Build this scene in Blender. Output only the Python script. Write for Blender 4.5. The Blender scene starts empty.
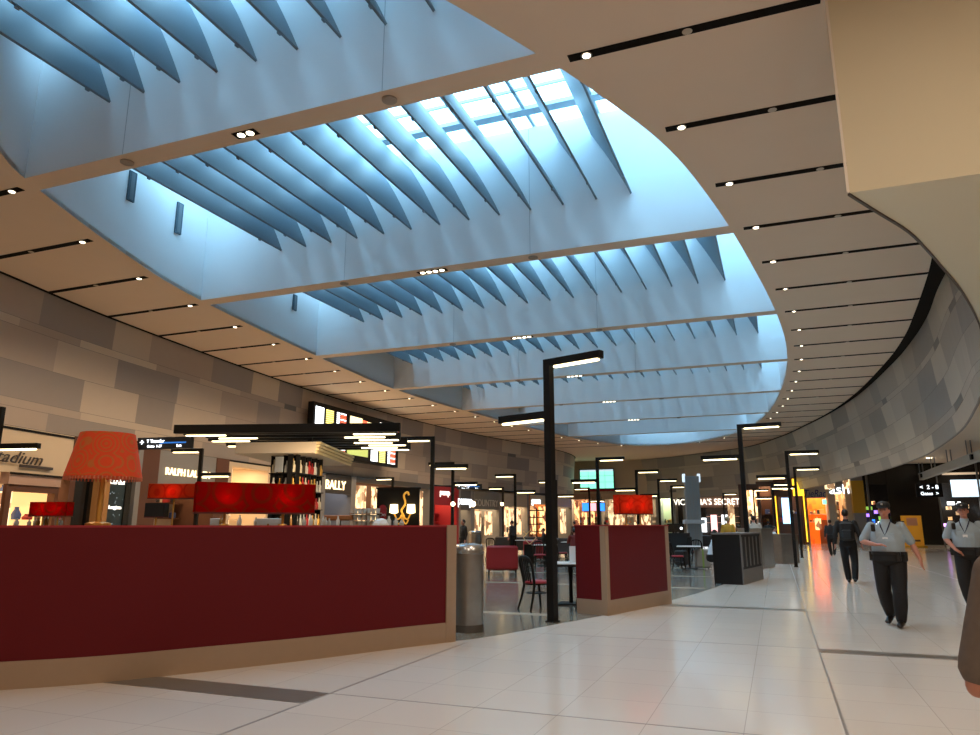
import bpy, bmesh, math, random
from mathutils import Vector, Matrix
random.seed(7)
PI = math.pi
sc = bpy.context.scene
COL = sc.collection
# ------------------------------------------------------------ camera numbers
F = 719.0; PITCH = math.atan(158/F); HEAD = math.radians(21.3); CZ = 1.45
FW = (-math.sin(HEAD)*math.cos(PITCH), math.cos(HEAD)*math.cos(PITCH), math.sin(PITCH))
RT = (math.cos(HEAD), math.sin(HEAD), 0)
UP = (math.sin(HEAD)*math.sin(PITCH), -math.cos(HEAD)*math.sin(PITCH), math.cos(PITCH))
def ray(x, y):
    a = (x-490)/F; b = (367.5-y)/F
    return [FW[i]+a*RT[i]+b*UP[i] for i in range(3)]
def at(x, y, z):            # where a sight line meets the height z
    d = ray(x, y); t = (z-CZ)/d[2]; return (t*d[0], t*d[1])
def atY(x, y, Y):
    d = ray(x, y); t = Y/d[1]; return (t*d[0], CZ+t*d[2])
def atd(x, y, D):
    d = ray(x, y); return (d[0]*D, d[1]*D, CZ+d[2]*D)

# ------------------------------------------------------------ materials
MATS = {}
def mat(name, c, rough=.6, metal=0, emit=None, es=0, noise=0, nscale=8, spec=.5, c2=None):
    if name in MATS: return MATS[name]
    m = bpy.data.materials.new(name); m.use_nodes = True
    nt = m.node_tree; b = nt.nodes['Principled BSDF']
    b.inputs['Base Color'].default_value = (*c, 1)
    b.inputs['Roughness'].default_value = rough; b.inputs['Metallic'].default_value = metal
    b.inputs['Specular IOR Level'].default_value = spec
    if emit:
        b.inputs['Emission Color'].default_value = (*emit, 1); b.inputs['Emission Strength'].default_value = es
    if noise:
        tc = nt.nodes.new('ShaderNodeTexCoord'); n = nt.nodes.new('ShaderNodeTexNoise'); n.inputs['Scale'].default_value = nscale
        n.inputs['Detail'].default_value = 4
        mx = nt.nodes.new('ShaderNodeMix'); mx.data_type = 'RGBA'
        cc = c2 or tuple(min(1, v*(1-noise)) for v in c)
        mx.inputs[6].default_value = (*c, 1); mx.inputs[7].default_value = (*cc, 1)
        nt.links.new(tc.outputs['Object'], n.inputs['Vector']); nt.links.new(n.outputs['Fac'], mx.inputs[0])
        nt.links.new(mx.outputs[2], b.inputs['Base Color'])
    MATS[name] = m; return m
M_ceil = mat('ceiling_warm_tint', (.72,.57,.44), .8, noise=.04, nscale=1.5)  # tan stands in for warm light on white paint
M_white = mat('well_plaster', (.80,.82,.84), .7, noise=.03, nscale=.8)
M_beam = mat('beam_paint', (.72,.66,.60), .7)
M_black = mat('black_metal', (.009,.008,.008), .5, spec=.2)
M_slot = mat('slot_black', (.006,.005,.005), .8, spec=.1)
M_fin = mat('fin_metal', (.20,.275,.33), .45, noise=.15, nscale=.6)
M_findark = mat('fin_edge', (.14,.18,.21), .5)
M_lamp = mat('lamp_glow', (1,1,1), .5, emit=(1,.86,.62), es=6)
M_tube = mat('tube_glow', (1,1,1), .5, emit=(1,.80,.42), es=4.5)
M_bul = mat('bulkhead_cream', (.66,.60,.45), .75, noise=.03, nscale=1.0)
M_grey = [mat('panel_light', (.56,.47,.38), .55, noise=.06, nscale=3), mat('panel_mid', (.45,.37,.31), .55, noise=.06, nscale=3),
          mat('panel_grey', (.33,.29,.265), .55, noise=.06, nscale=3), mat('panel_dark', (.15,.15,.155), .55), mat('panel_pale', (.62,.53,.42), .55)]
M_greyR = [mat('rpanel_light', (.47,.455,.42), .35, noise=.06, nscale=3), mat('rpanel_mid', (.37,.36,.34), .35, noise=.06, nscale=3),
          mat('rpanel_grey', (.27,.275,.28), .35, noise=.06, nscale=3), mat('rpanel_dark', (.13,.135,.14), .35), mat('rpanel_pale', (.53,.51,.46), .35)]
M_red = mat('red_laminate', (.125,.0035,.007), .6, noise=.15, nscale=60, spec=.25)
M_tan = mat('tan_trim', (.36,.25,.17), .5, noise=.08, nscale=10)
M_steel = mat('brushed_steel', (.45,.42,.38), .32, metal=.9, noise=.35, nscale=5)
M_steellid = mat('steel_lid', (.62,.66,.70), .25, metal=.9)
M_dkwood = mat('dark_wood', (.010,.008,.008), .6, noise=.3, nscale=12, spec=.25)
M_slat = mat('grey_slat_wood', (.17,.15,.14), .5, noise=.3, nscale=9)
M_redup = mat('red_upholstery', (.30,.012,.02), .6)
M_tabletop = mat('white_table', (.75,.74,.72), .3)
M_gold = mat('gold_metal', (.75,.42,.10), .35, metal=.7)
M_goldp = mat('gold_wire', (.70,.52,.25), .4, metal=.3)
M_shade = mat('red_shade', (.60,.055,.02), .8, emit=(1,.05,.01), es=.25, noise=.35, nscale=9, c2=(.38,.10,.02))
M_shade2 = mat('crimson_shade', (.55,.02,.01), .8, emit=(1,.03,.01), es=.35, noise=.5, nscale=6, c2=(.25,.05,.02))
M_shade3 = mat('orange_shade', (.65,.12,.03), .8, emit=(1,.12,.02), es=.4)
M_fringe = mat('pink_fringe', (.55,.18,.10), .8)
M_skin = mat('skin', (.48,.21,.15), .55)
M_hair = mat('dark_hair', (.02,.014,.012), .7)
M_shirt = mat('pale_blue_shirt', (.33,.41,.48), .8, noise=.1, nscale=12)
M_trou = mat('black_trousers', (.006,.006,.008), .8, noise=.2, nscale=15)
M_shoe = mat('black_leather', (.01,.01,.012), .35)
M_cap = mat('navy_cap', (.012,.016,.022), .7)
M_dkcloth = mat('charcoal_cloth', (.018,.018,.02), .85)
M_badge = mat('badge_white', (.75,.76,.78), .4)
M_screenw = mat('screen_white', (.8,.8,.8), .3, emit=(.9,.95,1), es=2.2)
M_screenb = mat('screen_blue', (.02,.1,.6), .3, emit=(.02,.16,1), es=2.5)
M_screeng = mat('screen_green', (.2,.7,.5), .3, emit=(.30,1,.72), es=1.0)
M_screeny = mat('screen_yellow', (.8,.8,.2), .3, emit=(1,.85,.25), es=1.6)
M_screenr = mat('screen_red', (.8,.2,.1), .3, emit=(1,.12,.05), es=1.6)
M_screenl = mat('screen_leaf', (.4,.5,.2), .3, emit=(.45,.5,.12), es=.9, noise=.3)
M_screenc = mat('screen_cream', (.8,.7,.4), .3, emit=(1,.85,.45), es=1.5)
M_txtw = mat('letters_lit', (1,1,1), .4, emit=(1,.93,.8), es=1.8)
M_txtc = mat('letters_cool', (1,1,1), .4, emit=(.85,.93,1), es=2.2)
M_txtwarm = mat('letters_warm', (1,.8,.5), .4, emit=(1,.75,.4), es=2.2)
M_txtd = mat('letters_dark', (.05,.04,.04), .5)
M_txtblue = mat('letters_blue', (.01,.02,.30), .5)
M_txtgrey = mat('letters_grey', (.55,.52,.47), .5)
M_glowwarm = mat('glow_warm', (.9,.7,.4), .5, emit=(1,.62,.24), es=1.6)  # this and the next two paint in the glow of lit shop interiors
M_glowcream = mat('glow_cream', (.9,.8,.6), .5, emit=(1,.74,.42), es=1.15)
M_gloworange = mat('glow_orange', (.9,.3,.05), .5, emit=(1,.16,.01), es=1.0)
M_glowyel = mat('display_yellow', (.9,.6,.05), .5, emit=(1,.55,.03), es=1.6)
M_glowpink = mat('display_pink', (.9,.05,.3), .5, emit=(1,.03,.30), es=1.6)
def streaky(m, c, dark, sc=(2.2,2.2,1.1)):
    nt = m.node_tree; b = nt.nodes['Principled BSDF']; tc = nt.nodes.new('ShaderNodeTexCoord'); mp = nt.nodes.new('ShaderNodeMapping'); mp.inputs['Scale'].default_value = sc
    v = nt.nodes.new('ShaderNodeTexVoronoi'); v.distance = 'CHEBYCHEV'; v.inputs['Scale'].default_value = 2.2; r = nt.nodes.new('ShaderNodeSeparateColor'); cr = nt.nodes.new('ShaderNodeMapRange'); cr.inputs[1].default_value = .35; cr.inputs[2].default_value = .75
    mx = nt.nodes.new('ShaderNodeMix'); mx.data_type = 'RGBA'; mx.inputs[6].default_value = (*c,1); mx.inputs[7].default_value = (*dark,1); L = nt.links.new
    L(tc.outputs['Object'], mp.inputs[0]); L(mp.outputs[0], v.inputs['Vector']); L(v.outputs['Color'], r.inputs[0]); L(r.outputs[0], cr.inputs[0]); L(cr.outputs[0], mx.inputs[0])
    L(mx.outputs[2], b.inputs['Base Color']); L(mx.outputs[2], b.inputs['Emission Color'])
streaky(M_glowcream, (1,.74,.42), (.22,.11,.05)); streaky(M_glowwarm, (1,.60,.24), (.14,.04,.02)); streaky(M_gloworange, (1,.17,.01), (.9,.10,.01)); M_gloworange.node_tree.nodes['Principled BSDF'].inputs['Emission Strength'].default_value = .6
M_wcream = mat('shop_cream', (.62,.50,.36), .6)
M_wpink = mat('shop_pink', (.45,.30,.24), .6)
M_wbrown = mat('shop_brown', (.11,.045,.025), .5)
M_wgrey = mat('shop_grey', (.24,.235,.235), .5)
M_wblack = mat('shop_black', (.012,.011,.011), .25)
M_wyel = mat('pillar_yellow', (.60,.33,.02), .5)
M_wpale = mat('shop_pale', (.55,.55,.53), .5)
M_conc = mat('pylon_grey', (.23,.25,.26), .5)
M_glass = None

# ------------------------------------------------------------ mesh builder
class MB:
    def __init__(s): s.v = []; s.f = []; s.m = []
    def add(s, vs, fs, mi=0):
        o = len(s.v); s.v += [tuple(v) for v in vs]
        for f in fs: s.f.append(tuple(i+o for i in f)); s.m.append(mi)
        return s
    def box(s, x0, x1, y0, y1, z0, z1, mi=0):
        vs = [(x,y,z) for z in (z0,z1) for y in (y0,y1) for x in (x0,x1)]
        return s.add(vs, [(0,2,3,1),(4,5,7,6),(0,1,5,4),(2,6,7,3),(0,4,6,2),(1,3,7,5)], mi)
    def cbox(s, c, d, mi=0):
        return s.box(c[0]-d[0]/2, c[0]+d[0]/2, c[1]-d[1]/2, c[1]+d[1]/2, c[2]-d[2]/2, c[2]+d[2]/2, mi)
    def rbox(s, x0, x1, y0, y1, z0, z1, b=.02, mi=0):      # box with bevelled vertical and top edges
        n = [(x0+b,y0),(x1-b,y0),(x1,y0+b),(x1,y1-b),(x1-b,y1),(x0+b,y1),(x0,y1-b),(x0,y0+b)]
        cx=(x0+x1)/2; cy=(y0+y1)/2
        def ring(k, z): return [(x+(b*k if x<cx else -b*k), y+(b*k if y<cy else -b*k), z) for x,y in n]
        vs = ring(1,z0)+ring(0,z0+b)+ring(0,z1-b)+ring(1,z1)
        fs = [tuple(range(7,-1,-1)), tuple(range(24,32))]
        for r in range(3):
            for i in range(8): j=(i+1)%8; fs.append((r*8+i, r*8+j, r*8+8+j, r*8+8+i))
        return s.add(vs, fs, mi)
    def prism(s, poly, z0, z1, mi=0):
        n = len(poly); vs = [(x,y,z0) for x,y in poly]+[(x,y,z1) for x,y in poly]
        fs = [tuple(range(n-1,-1,-1)), tuple(range(n,2*n))]+[(i,(i+1)%n,(i+1)%n+n,i+n) for i in range(n)]
        return s.add(vs, fs, mi)
    def lathe(s, prof, n=20, c=(0,0,0), mi=0, sx=1, sy=1):
        vs = []; fs = []
        for r, z in prof:
            for i in range(n):
                a = 2*PI*i/n; vs.append((c[0]+r*math.cos(a)*sx, c[1]+r*math.sin(a)*sy, c[2]+z))
        for k in range(len(prof)-1):
            for i in range(n):
                j = (i+1)%n; fs.append((k*n+i, k*n+j, k*n+n+j, k*n+n+i))
        fs.append(tuple(range(n-1,-1,-1))); fs.append(tuple((len(prof)-1)*n+i for i in range(n)))
        return s.add(vs, fs, mi)
    def tube(s, pts, rad, n=10, mi=0):
        pts = [Vector(p) for p in pts]; R = rad if isinstance(rad, (list,tuple)) else [rad]*len(pts)
        vs = []; fs = []; up = None
        for k, p in enumerate(pts):
            t = (pts[min(k+1,len(pts)-1)]-pts[max(k-1,0)]).normalized()
            if up is None:
                up = Vector((0,0,1)) if abs(t.z) < .9 else Vector((0,1,0))
            a = t.cross(up).normalized(); b = a.cross(t).normalized(); up = b
            r = R[k]; rx, ry = r if isinstance(r, (list,tuple)) else (r, r)
            for i in range(n):
                an = 2*PI*i/n; vs.append(p+a*math.cos(an)*rx+b*math.sin(an)*ry)
        for k in range(len(pts)-1):
            for i in range(n):
                j = (i+1)%n; fs.append((k*n+i, k*n+j, k*n+n+j, k*n+n+i))
        fs.append(tuple(range(n-1,-1,-1))); fs.append(tuple((len(pts)-1)*n+i for i in range(n)))
        return s.add(vs, fs, mi)
    def ball(s, c, r, n=14, mi=0, rot=None):
        rx, ry, rz = r if isinstance(r, (list,tuple)) else (r,r,r)
        vs = [(0,0,-rz)]; fs = []; h = n//2
        for k in range(1, h):
            a = -PI/2+PI*k/h
            for i in range(n): b = 2*PI*i/n; vs.append((rx*math.cos(a)*math.cos(b), ry*math.cos(a)*math.sin(b), rz*math.sin(a)))
        vs.append((0,0,rz)); L = len(vs)-1
        for i in range(n):
            j=(i+1)%n; fs.append((0,1+j,1+i)); fs.append((L, L-n+i, L-n+j))
            for k in range(h-2): fs.append((1+k*n+i,1+k*n+j,1+k*n+n+j,1+k*n+n+i))
        if rot: vs = [rot @ Vector(v) for v in vs]
        return s.add([(v[0]+c[0],v[1]+c[1],v[2]+c[2]) for v in vs], fs, mi)
    def strip(s, path, w0, w1, z0, z1, mi=0):   # wall following a plan path, offset w0..w1 to the left of travel
        A = offset(path, w0); B = offset(path, w1); n = len(path)
        vs = [(*p,z0) for p in A]+[(*p,z0) for p in B]+[(*p,z1) for p in A]+[(*p,z1) for p in B]; fs = []
        for i in range(n-1):
            fs += [(i,i+1,2*n+i+1,2*n+i), (n+i+1,n+i,3*n+i,3*n+i+1), (2*n+i,2*n+i+1,3*n+i+1,3*n+i), (i+1,i,n+i,n+i+1)]
        fs += [(0,2*n,3*n,n), (n-1,2*n-1,4*n-1,3*n-1)]
        return s.add(vs, fs, mi)
    def xf(s, M):
        s.v = [tuple(M @ Vector(v)) for v in s.v]; return s
    def obj(s, name, mats, parent=None, smooth=False, **kw):
        me = bpy.data.meshes.new(name); me.from_pydata(s.v, [], s.f)
        if not isinstance(mats, (list,tuple)): mats = [mats]
        for m in mats: me.materials.append(m)
        me.polygons.foreach_set('material_index', s.m)
        bm = bmesh.new(); bm.from_mesh(me); bmesh.ops.recalc_face_normals(bm, faces=bm.faces); bm.to_mesh(me); bm.free()
        if smooth:
            me.polygons.foreach_set('use_smooth', [True]*len(me.polygons))
            try: me.set_sharp_from_angle(angle=math.radians(40))
            except Exception: pass
        o = bpy.data.objects.new(name, me); COL.objects.link(o)
        if parent: o.parent = parent
        tag(o, **kw); return o
def tag(o, label=None, cat=None, group=None, kind=None):
    if label: o['label'] = label
    if cat: o['category'] = cat
    if group: o['group'] = group
    if kind: o['kind'] = kind
    return o
def offset(path, w):
    out = []
    for i, p in enumerate(path):
        a = path[max(i-1,0)]; b = path[min(i+1,len(path)-1)]
        dx, dy = b[0]-a[0], b[1]-a[1]; l = math.hypot(dx,dy) or 1
        out.append((p[0]-dy/l*w, p[1]+dx/l*w))
    return out
def spline(pts, n=6, closed=False):
    out = []; N = len(pts); P = lambda i: pts[i % N] if closed else pts[max(0,min(N-1,i))]
    for i in range(N if closed else N-1):
        p0,p1,p2,p3 = P(i-1),P(i),P(i+1),P(i+2)
        for k in range(n):
            t = k/n; out.append(tuple(.5*((2*p1[j])+(-p0[j]+p2[j])*t+(2*p0[j]-5*p1[j]+4*p2[j]-p3[j])*t*t+(-p0[j]+3*p1[j]-3*p2[j]+p3[j])*t**3) for j in range(len(p1))))
    if not closed: out.append(tuple(pts[-1]))
    return out
def empty(name, loc, rz=0, **kw):
    o = bpy.data.objects.new(name, None); o.empty_display_size = .1; o.location = loc; o.rotation_euler = (0,0,rz)
    COL.objects.link(o); tag(o, **kw); return o
def dup(o, loc=None, rz=None, label=None, group=None, parent=None):
    c = o.copy(); COL.objects.link(c)
    if parent: c.parent = parent
    for ch in list(o.children): dup(ch, parent=c)
    if loc is not None: c.location = loc
    if rz is not None: c.rotation_euler = (0,0,rz)
    if label: c['label'] = label
    if group: c['group'] = group
    return c
def text(name, body, size, m, parent=None, loc=(0,0,0), rz=0, rx=PI/2, ext=.01, align='CENTER', shear=0, sx=1, **kw):
    cu = bpy.data.curves.new(name, 'FONT'); cu.body = body; cu.size = size; cu.extrude = ext; cu.align_x = align; cu.shear = shear
    cu.resolution_u = 3
    t = bpy.data.objects.new(name, cu); COL.objects.link(t)
    dg = bpy.context.evaluated_depsgraph_get(); me = bpy.data.meshes.new_from_object(t.evaluated_get(dg))
    bpy.data.objects.remove(t); bpy.data.curves.remove(cu)
    me.materials.clear(); me.materials.append(m)
    o = bpy.data.objects.new(name, me); COL.objects.link(o); o.rotation_euler = (rx,0,rz); o.location = loc; o.scale = (sx,1,1)
    if parent: o.parent = parent
    tag(o, **kw); return o
def remesh(o, voxel, it=3):
    m = o.modifiers.new('r','REMESH'); m.mode = 'VOXEL'; m.voxel_size = voxel; m.use_smooth_shade = True
    s = o.modifiers.new('s','SMOOTH'); s.iterations = it; s.factor = .5
    dg = bpy.context.evaluated_depsgraph_get(); me = bpy.data.meshes.new_from_object(o.evaluated_get(dg))
    o.modifiers.clear(); o.data = me; return o
def point_light(name, typ, loc, energy, color, size=.1, rot=None, spot=None, sy=None):
    l = bpy.data.lights.new(name, typ); l.energy = energy; l.color = color
    if typ == 'AREA':
        l.size = size
        if sy: l.shape = 'RECTANGLE'; l.size_y = sy
    else: l.shadow_soft_size = size
    if typ == 'SPOT': l.spot_size = spot or 2; l.spot_blend = .8
    o = bpy.data.objects.new(name, l); o.location = loc
    if rot: o.rotation_euler = rot
    COL.objects.link(o); return o

# ------------------------------------------------------------ plan curves
ZC = 8.5; ZT = 12.25
oval_ctrl = [(-2.87,9.3),(-2.2,10.75),(-1.48,12.6),(-.96,14.7),(-.32,18.5),(.5,25),(.93,31),(.9,37.9),(.15,47.8),(-1.7,57.2),(-5.2,63.6),(-8.7,65.6),(-12.2,64.2),
             (-15.4,56),(-17.5,43),(-18.3,33.3),(-17.75,25.5),(-16.65,17.2),(-15.6,13.3),(-14.1,9.5),(-13.3,8.2),(-11.4,5.7),(-8.6,4.0),(-5.8,5.0),(-4.2,6.9)]
OV = spline(oval_ctrl, 5, True)
def ov_x(y):
    xs = []
    for i in range(len(OV)):
        a, b = OV[i], OV[(i+1)%len(OV)]
        if (a[1]-y)*(b[1]-y) <= 0 and a[1] != b[1]: xs.append(a[0]+(b[0]-a[0])*(y-a[1])/(b[1]-a[1]))
    return (min(xs), max(xs)) if xs else None
LTOP = spline([(-15.5,-3),(-17.3,3),(-18.9,8),(-20.05,13),(-20.95,17.1),(-21.75,22.6),(-22.35,27.8),(-22.7,33),(-22.75,41),(-22.1,49.5),(-20.8,57),(-19.5,63),(-18.9,69),(-19.3,74),(-20.6,78)], 6)
RIN = spline([(-14,79.8),(-10.5,78),(-6.48,74.4),(-1.9,69.5),(.9,62),(2.4,55.9),(3.73,49.5),(4.58,42.7),(5.03,35.1),(5.08,30.6),(4.9,27),(4.6,22.9),(4.35,20.5),(4.2,18.5)], 6)
ROUT = spline([(-14,79.9),(-10.5,78.15),(-6.42,74.6),(-1.75,69.7),(1.05,62.1),(2.56,56),(3.9,49.6),(4.84,42.8),(5.36,35.3),(5.46,31),(5.38,27.6),(5.12,24.4),(5.0,21.6),(4.9,18.5),(4.8,15.5),(4.8,12.5)], 6)
RBOT = spline([(-14,80.3),(-10.2,78.6),(-6.0,75.1),(-1.3,70.3),(2.0,62.6),(3.4,56.2),(4.4,49.4),(5.5,41.2),(5.85,35),(5.8,31.5),(5.4,25.3),(4.7,20.2),(4.45,18.6),(4.45,16.6),(4.6,14.4),(4.8,12.0)], 6)

# ------------------------------------------------------------ structure
def floor_material():
    m = bpy.data.materials.new('floor_tiles'); m.use_nodes = True; nt = m.node_tree; b = nt.nodes['Principled BSDF']
    tc = nt.nodes.new('ShaderNodeTexCoord'); mp = nt.nodes.new('ShaderNodeMapping'); mp.inputs['Location'].default_value = (3.8-.005, -5.85, 0)
    br = nt.nodes.new('ShaderNodeTexBrick'); br.offset = 0; br.inputs['Scale'].default_value = 1
    br.inputs['Brick Width'].default_value = .6917; br.inputs['Row Height'].default_value = .6917
    br.inputs['Mortar Size'].default_value = .0035; br.inputs['Mortar Smooth'].default_value = .2
    br.inputs['Color1'].default_value = (.72,.66,.60,1); br.inputs['Color2'].default_value = (.69,.635,.58,1); br.inputs['Mortar'].default_value = (.50,.46,.42,1)
    nt.links.new(tc.outputs['Object'], mp.inputs['Vector']); nt.links.new(mp.outputs[0], br.inputs['Vector']); nt.links.new(br.outputs['Color'], b.inputs['Base Color'])
    b.inputs['Roughness'].default_value = .13; b.inputs['Specular IOR Level'].default_value = .6
    n = nt.nodes.new('ShaderNodeTexNoise'); n.inputs['Scale'].default_value = .8; bp = nt.nodes.new('ShaderNodeBump'); bp.inputs['Strength'].default_value = .04
    nt.links.new(tc.outputs['Object'], n.inputs['Vector']); nt.links.new(n.outputs['Fac'], bp.inputs['Height']); nt.links.new(bp.outputs[0], b.inputs['Normal'])
    return m
MF = floor_material()
MB().box(-32,32,-14,95,-.3,0).obj('floor', MF, kind='structure')
Mj = mat('joint_dark', (.24,.215,.195), .4); Mst = mat('strip_grey', (.15,.13,.11), .3)
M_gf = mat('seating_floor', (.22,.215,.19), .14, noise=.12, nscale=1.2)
for i, x in enumerate((-3.8,.35,4.5,8.65)):
    MB().box(x-.012,x+.012,-14,60,.0,.0012).obj('trim_%d'%(i+1), Mj, kind='structure')
for i, y in enumerate((1.7,5.85,10.0,14.15,18.3,22.45,26.6)):
    MB().box(-12 if y<6 else -3.8,20,y-.008,y+.008,.0,.0014).obj('trim_%d'%(i+10), Mj, kind='structure')
MB().box(-9,-3.82,5.45,5.84,0,.003).obj('trim_20', Mst, kind='structure')
MB().box(.36,14,9.72,10.0,0,.003).obj('trim_21', Mst, kind='structure')
MB().box(-2.3,.34,14.15,14.45,0,.0018).obj('trim_22', Mst, kind='structure')
gf = spline([(-9.5,3.0),(-8.5,3.5),(-6.75,5.1),(-5.4,6.7),(-4.4,8.3),(-3.72,9.4),(-3.23,10.9),(-2.76,12.4),(-2.1,15.1),(-1.68,17.4),(-1.05,22.3),(-.45,28),(.1,33),(.75,40),(1.0,48),(.3,57),(-2,63),(-8,68),(-16,64),(-18,50),(-18,30),(-17,15),(-14,5)], 4, True)
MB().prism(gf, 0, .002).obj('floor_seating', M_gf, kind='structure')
Mls = mat('strip_beige', (.50,.44,.36), .2)
for i, y in enumerate((12.0,18.3,22.45,26.6,30.7,38)):
    xr = [-3.6,-1.7,-1.2,-.8,-.3,.4][i]
    MB().box(-14,xr,y-.13,y+.13,.002,.0035).obj('trim_%d'%(i+30), Mls, kind='structure')

# ceiling with the oval opening, carried past the walls to keep sky light out
def ceil_mesh():
    bm = bmesh.new(); out = [(-32,-14),(32,-14),(32,95),(-32,95)]
    def loop(ps):
        vs = [bm.verts.new((x,y,ZC)) for x,y in ps]
        return [bm.edges.new((vs[i],vs[(i+1)%len(vs)])) for i in range(len(vs))]
    es = loop(out)+loop(OV)
    bmesh.ops.triangle_fill(bm, use_beauty=True, use_dissolve=False, edges=es)
    bm.faces.ensure_lookup_table()
    r = bmesh.ops.extrude_face_region(bm, geom=list(bm.faces))
    for v in [g for g in r['geom'] if isinstance(g, bmesh.types.BMVert)]: v.co.z += .12
    bmesh.ops.recalc_face_normals(bm, faces=bm.faces)
    me = bpy.data.meshes.new('ceiling'); bm.to_mesh(me); bm.free(); me.materials.append(M_ceil)
    o = bpy.data.objects.new('ceiling', me); COL.objects.link(o); o['kind'] = 'structure'
ceil_mesh()
# well wall round the opening
n = len(OV); ovo = offset(OV+[OV[0]], -.25)
m = MB(); cl = OV+[OV[0]]
m.strip(cl, 0, -.3, ZC+.001, ZT)
m.obj('wall_skylight_well', M_white, kind='structure', smooth=True)
# beams
BY = [9.55+7.87*k for k in range(7)]
for k, y in enumerate(BY):
    a = ov_x(y-.25); b = ov_x(y+.25)
    m = MB(); x0 = min(a[0],b[0])-.12; x1 = max(a[1],b[1])+.12
    m.prism([(a[0]-.05,y-.25),(a[1]+.05,y-.25),(b[1]+.05,y+.25),(b[0]-.05,y+.25)], ZC-.001, ZT-.05)
    m.m[0] = 1
    m.obj('trim_%d'%(60+k), [M_white, M_ceil], kind='structure')
# joints down the beam faces
for k, y in enumerate(BY[:4]):
    m = MB()
    for x in (-11.3,-5.55):
        m.box(x-.006,x+.006,y-.254,y-.25,ZC,ZT-.1)
    m.obj('trim_%d'%(70+k), mat('joint_pale',(.42,.44,.47),.6), kind='structure')
# roof glazing
mg = bpy.data.materials.new('roof_glass'); mg.use_nodes = True; nt = mg.node_tree; nt.nodes.clear()
o_ = nt.nodes.new('ShaderNodeOutputMaterial'); tr = nt.nodes.new('ShaderNodeBsdfTransparent'); gl = nt.nodes.new('ShaderNodeBsdfGlossy'); mx = nt.nodes.new('ShaderNodeMixShader')
tr.inputs[0].default_value = (.93,.98,1,1); gl.inputs['Roughness'].default_value = .05; mx.inputs[0].default_value = .06
nt.links.new(tr.outputs[0], mx.inputs[1]); nt.links.new(gl.outputs[0], mx.inputs[2]); nt.links.new(mx.outputs[0], o_.inputs[0]); M_glass = mg
MB().prism(offset(cl,-.2)[:-1], ZT+.06, ZT+.075).obj('window_1', M_glass, kind='structure')
m = MB(); y = 4.6
while y < 65.5:
    a = ov_x(y)
    if a: m.box(a[0]-.2,a[1]+.2,y-.15,y+.15,ZT-.06,ZT+.055); m.box(a[0]-.2,a[1]+.2,y+1.0,y+1.04,ZT-.03,ZT+.055)
    y += 1.97
m2 = MB(); x = -18
while x < 1.0:
    ys = [q for q in [4.2+.5*i for i in range(125)] if ov_x(q) and ov_x(q)[0] < x < ov_x(q)[1]]
    if ys: m2.box(x-.045,x+.045,min(ys)-.3,max(ys)+.3,ZT-.03,ZT+.05)
    x += 1.8
Mfr = mat('roof_frame', (.50,.60,.66), .5)
m.obj('trim_80', Mfr, kind='structure'); m2.obj('trim_81', Mfr, kind='structure')
# fins
finprof = [(0,9.75),(-.17,10.12),(-.38,10.55),(-.60,10.97),(-.82,11.35),(-.98,11.62)]
finprof = spline(finprof, 3)
def fin_mesh(L):
    A = finprof; B = [(x+.035,z+.012) for x,z in finprof]; n = len(A)
    m = MB(); vs = []
    for y in (0,L): vs += [(x,y,z-9.75) for x,z in A]+[(x,y,z-9.75) for x,z in B]
    fs = []
    for i in range(n-1):
        fs += [(i,i+1,2*n+i+1,2*n+i),(n+i,3*n+i,3*n+i+1,n+i+1),(i,n+i,n+i+1,i+1),(2*n+i,2*n+i+1,3*n+i+1,3*n+i)]
    fs += [(0,2*n,3*n,n),(n-1,2*n-1,4*n-1,3*n-1)]
    m.add(vs, fs); return m
bays = [(5.6,BY[0]-.25)]+[(BY[k]+.25,BY[k+1]-.25) for k in range(6)]+[(BY[6]+.25,64.0)]  # last bay's fins added to dim the bright far end
names = ['first skylight bay, overhead','second skylight bay from the camera','third skylight bay from the camera','fourth skylight bay from the camera','fifth skylight bay from the camera','sixth skylight bay from the camera','seventh skylight bay from the camera','eighth and farthest skylight bay']
for k, (y0,y1) in enumerate(bays):
    first = None; ya = y0
    xl, xr = ov_x(y0 if k <= 3 else min(y1,59.5))
    if k == 0: xl, xr = -12.1, -3.2
    if k == 2: xl = -15.9
    xs = [-17.23+.9*i for i in range(22) if xl+.25 < -17.23+.9*i < xr-.15]
    for i, x in enumerate(xs):
        lab = 'blue-grey curved metal louvre fin hanging in the %s' % names[k]
        if first is None:
            r = empty('louvre_fin', (x,ya,9.75), label=lab, cat='louvre fin', group='louvre fins of the %s' % names[k])
            fin_mesh(y1-ya).obj('blade', M_fin, r, smooth=True)
            MB().tube([(0,0,0),(0,y1-ya,0)], .013, 8).obj('edge_bead', M_findark, r)
            for q in (.30,.86):
                MB().cbox((.015,(y1-ya)*q,-.03),(.04,.08,.05)).obj('bracket', M_findark, r)
            first = r
        else: dup(first, loc=(x,ya,9.75))
# vertical louvre vents on the left side of the well
for i, (x, y, z0, z1, lab) in enumerate([(-15.5,13.15,9.95,10.8,'dark blue-grey narrow vent strip high on the left well wall, nearer one'),(-16.1,15.6,10.1,11.1,'dark blue-grey narrow vent strip on the left well wall, just right of the nearer strip'),(-17.2,23.0,9.9,10.55,'short dark vent strip on left well wall of the third bay')]):
    xx = ov_x(y)[0]
    r = empty('wall_vent', (xx+.03,y,z0), label=lab, cat='vent')
    MB().box(-.0,.05,-.12,.12,0,z1-z0).obj('frame', mat('vent_dark',(.06,.10,.13),.6), r); MB().box(.05,.06,-.06,.06,.04,z1-z0-.04).obj('slats', M_findark, r)

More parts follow.
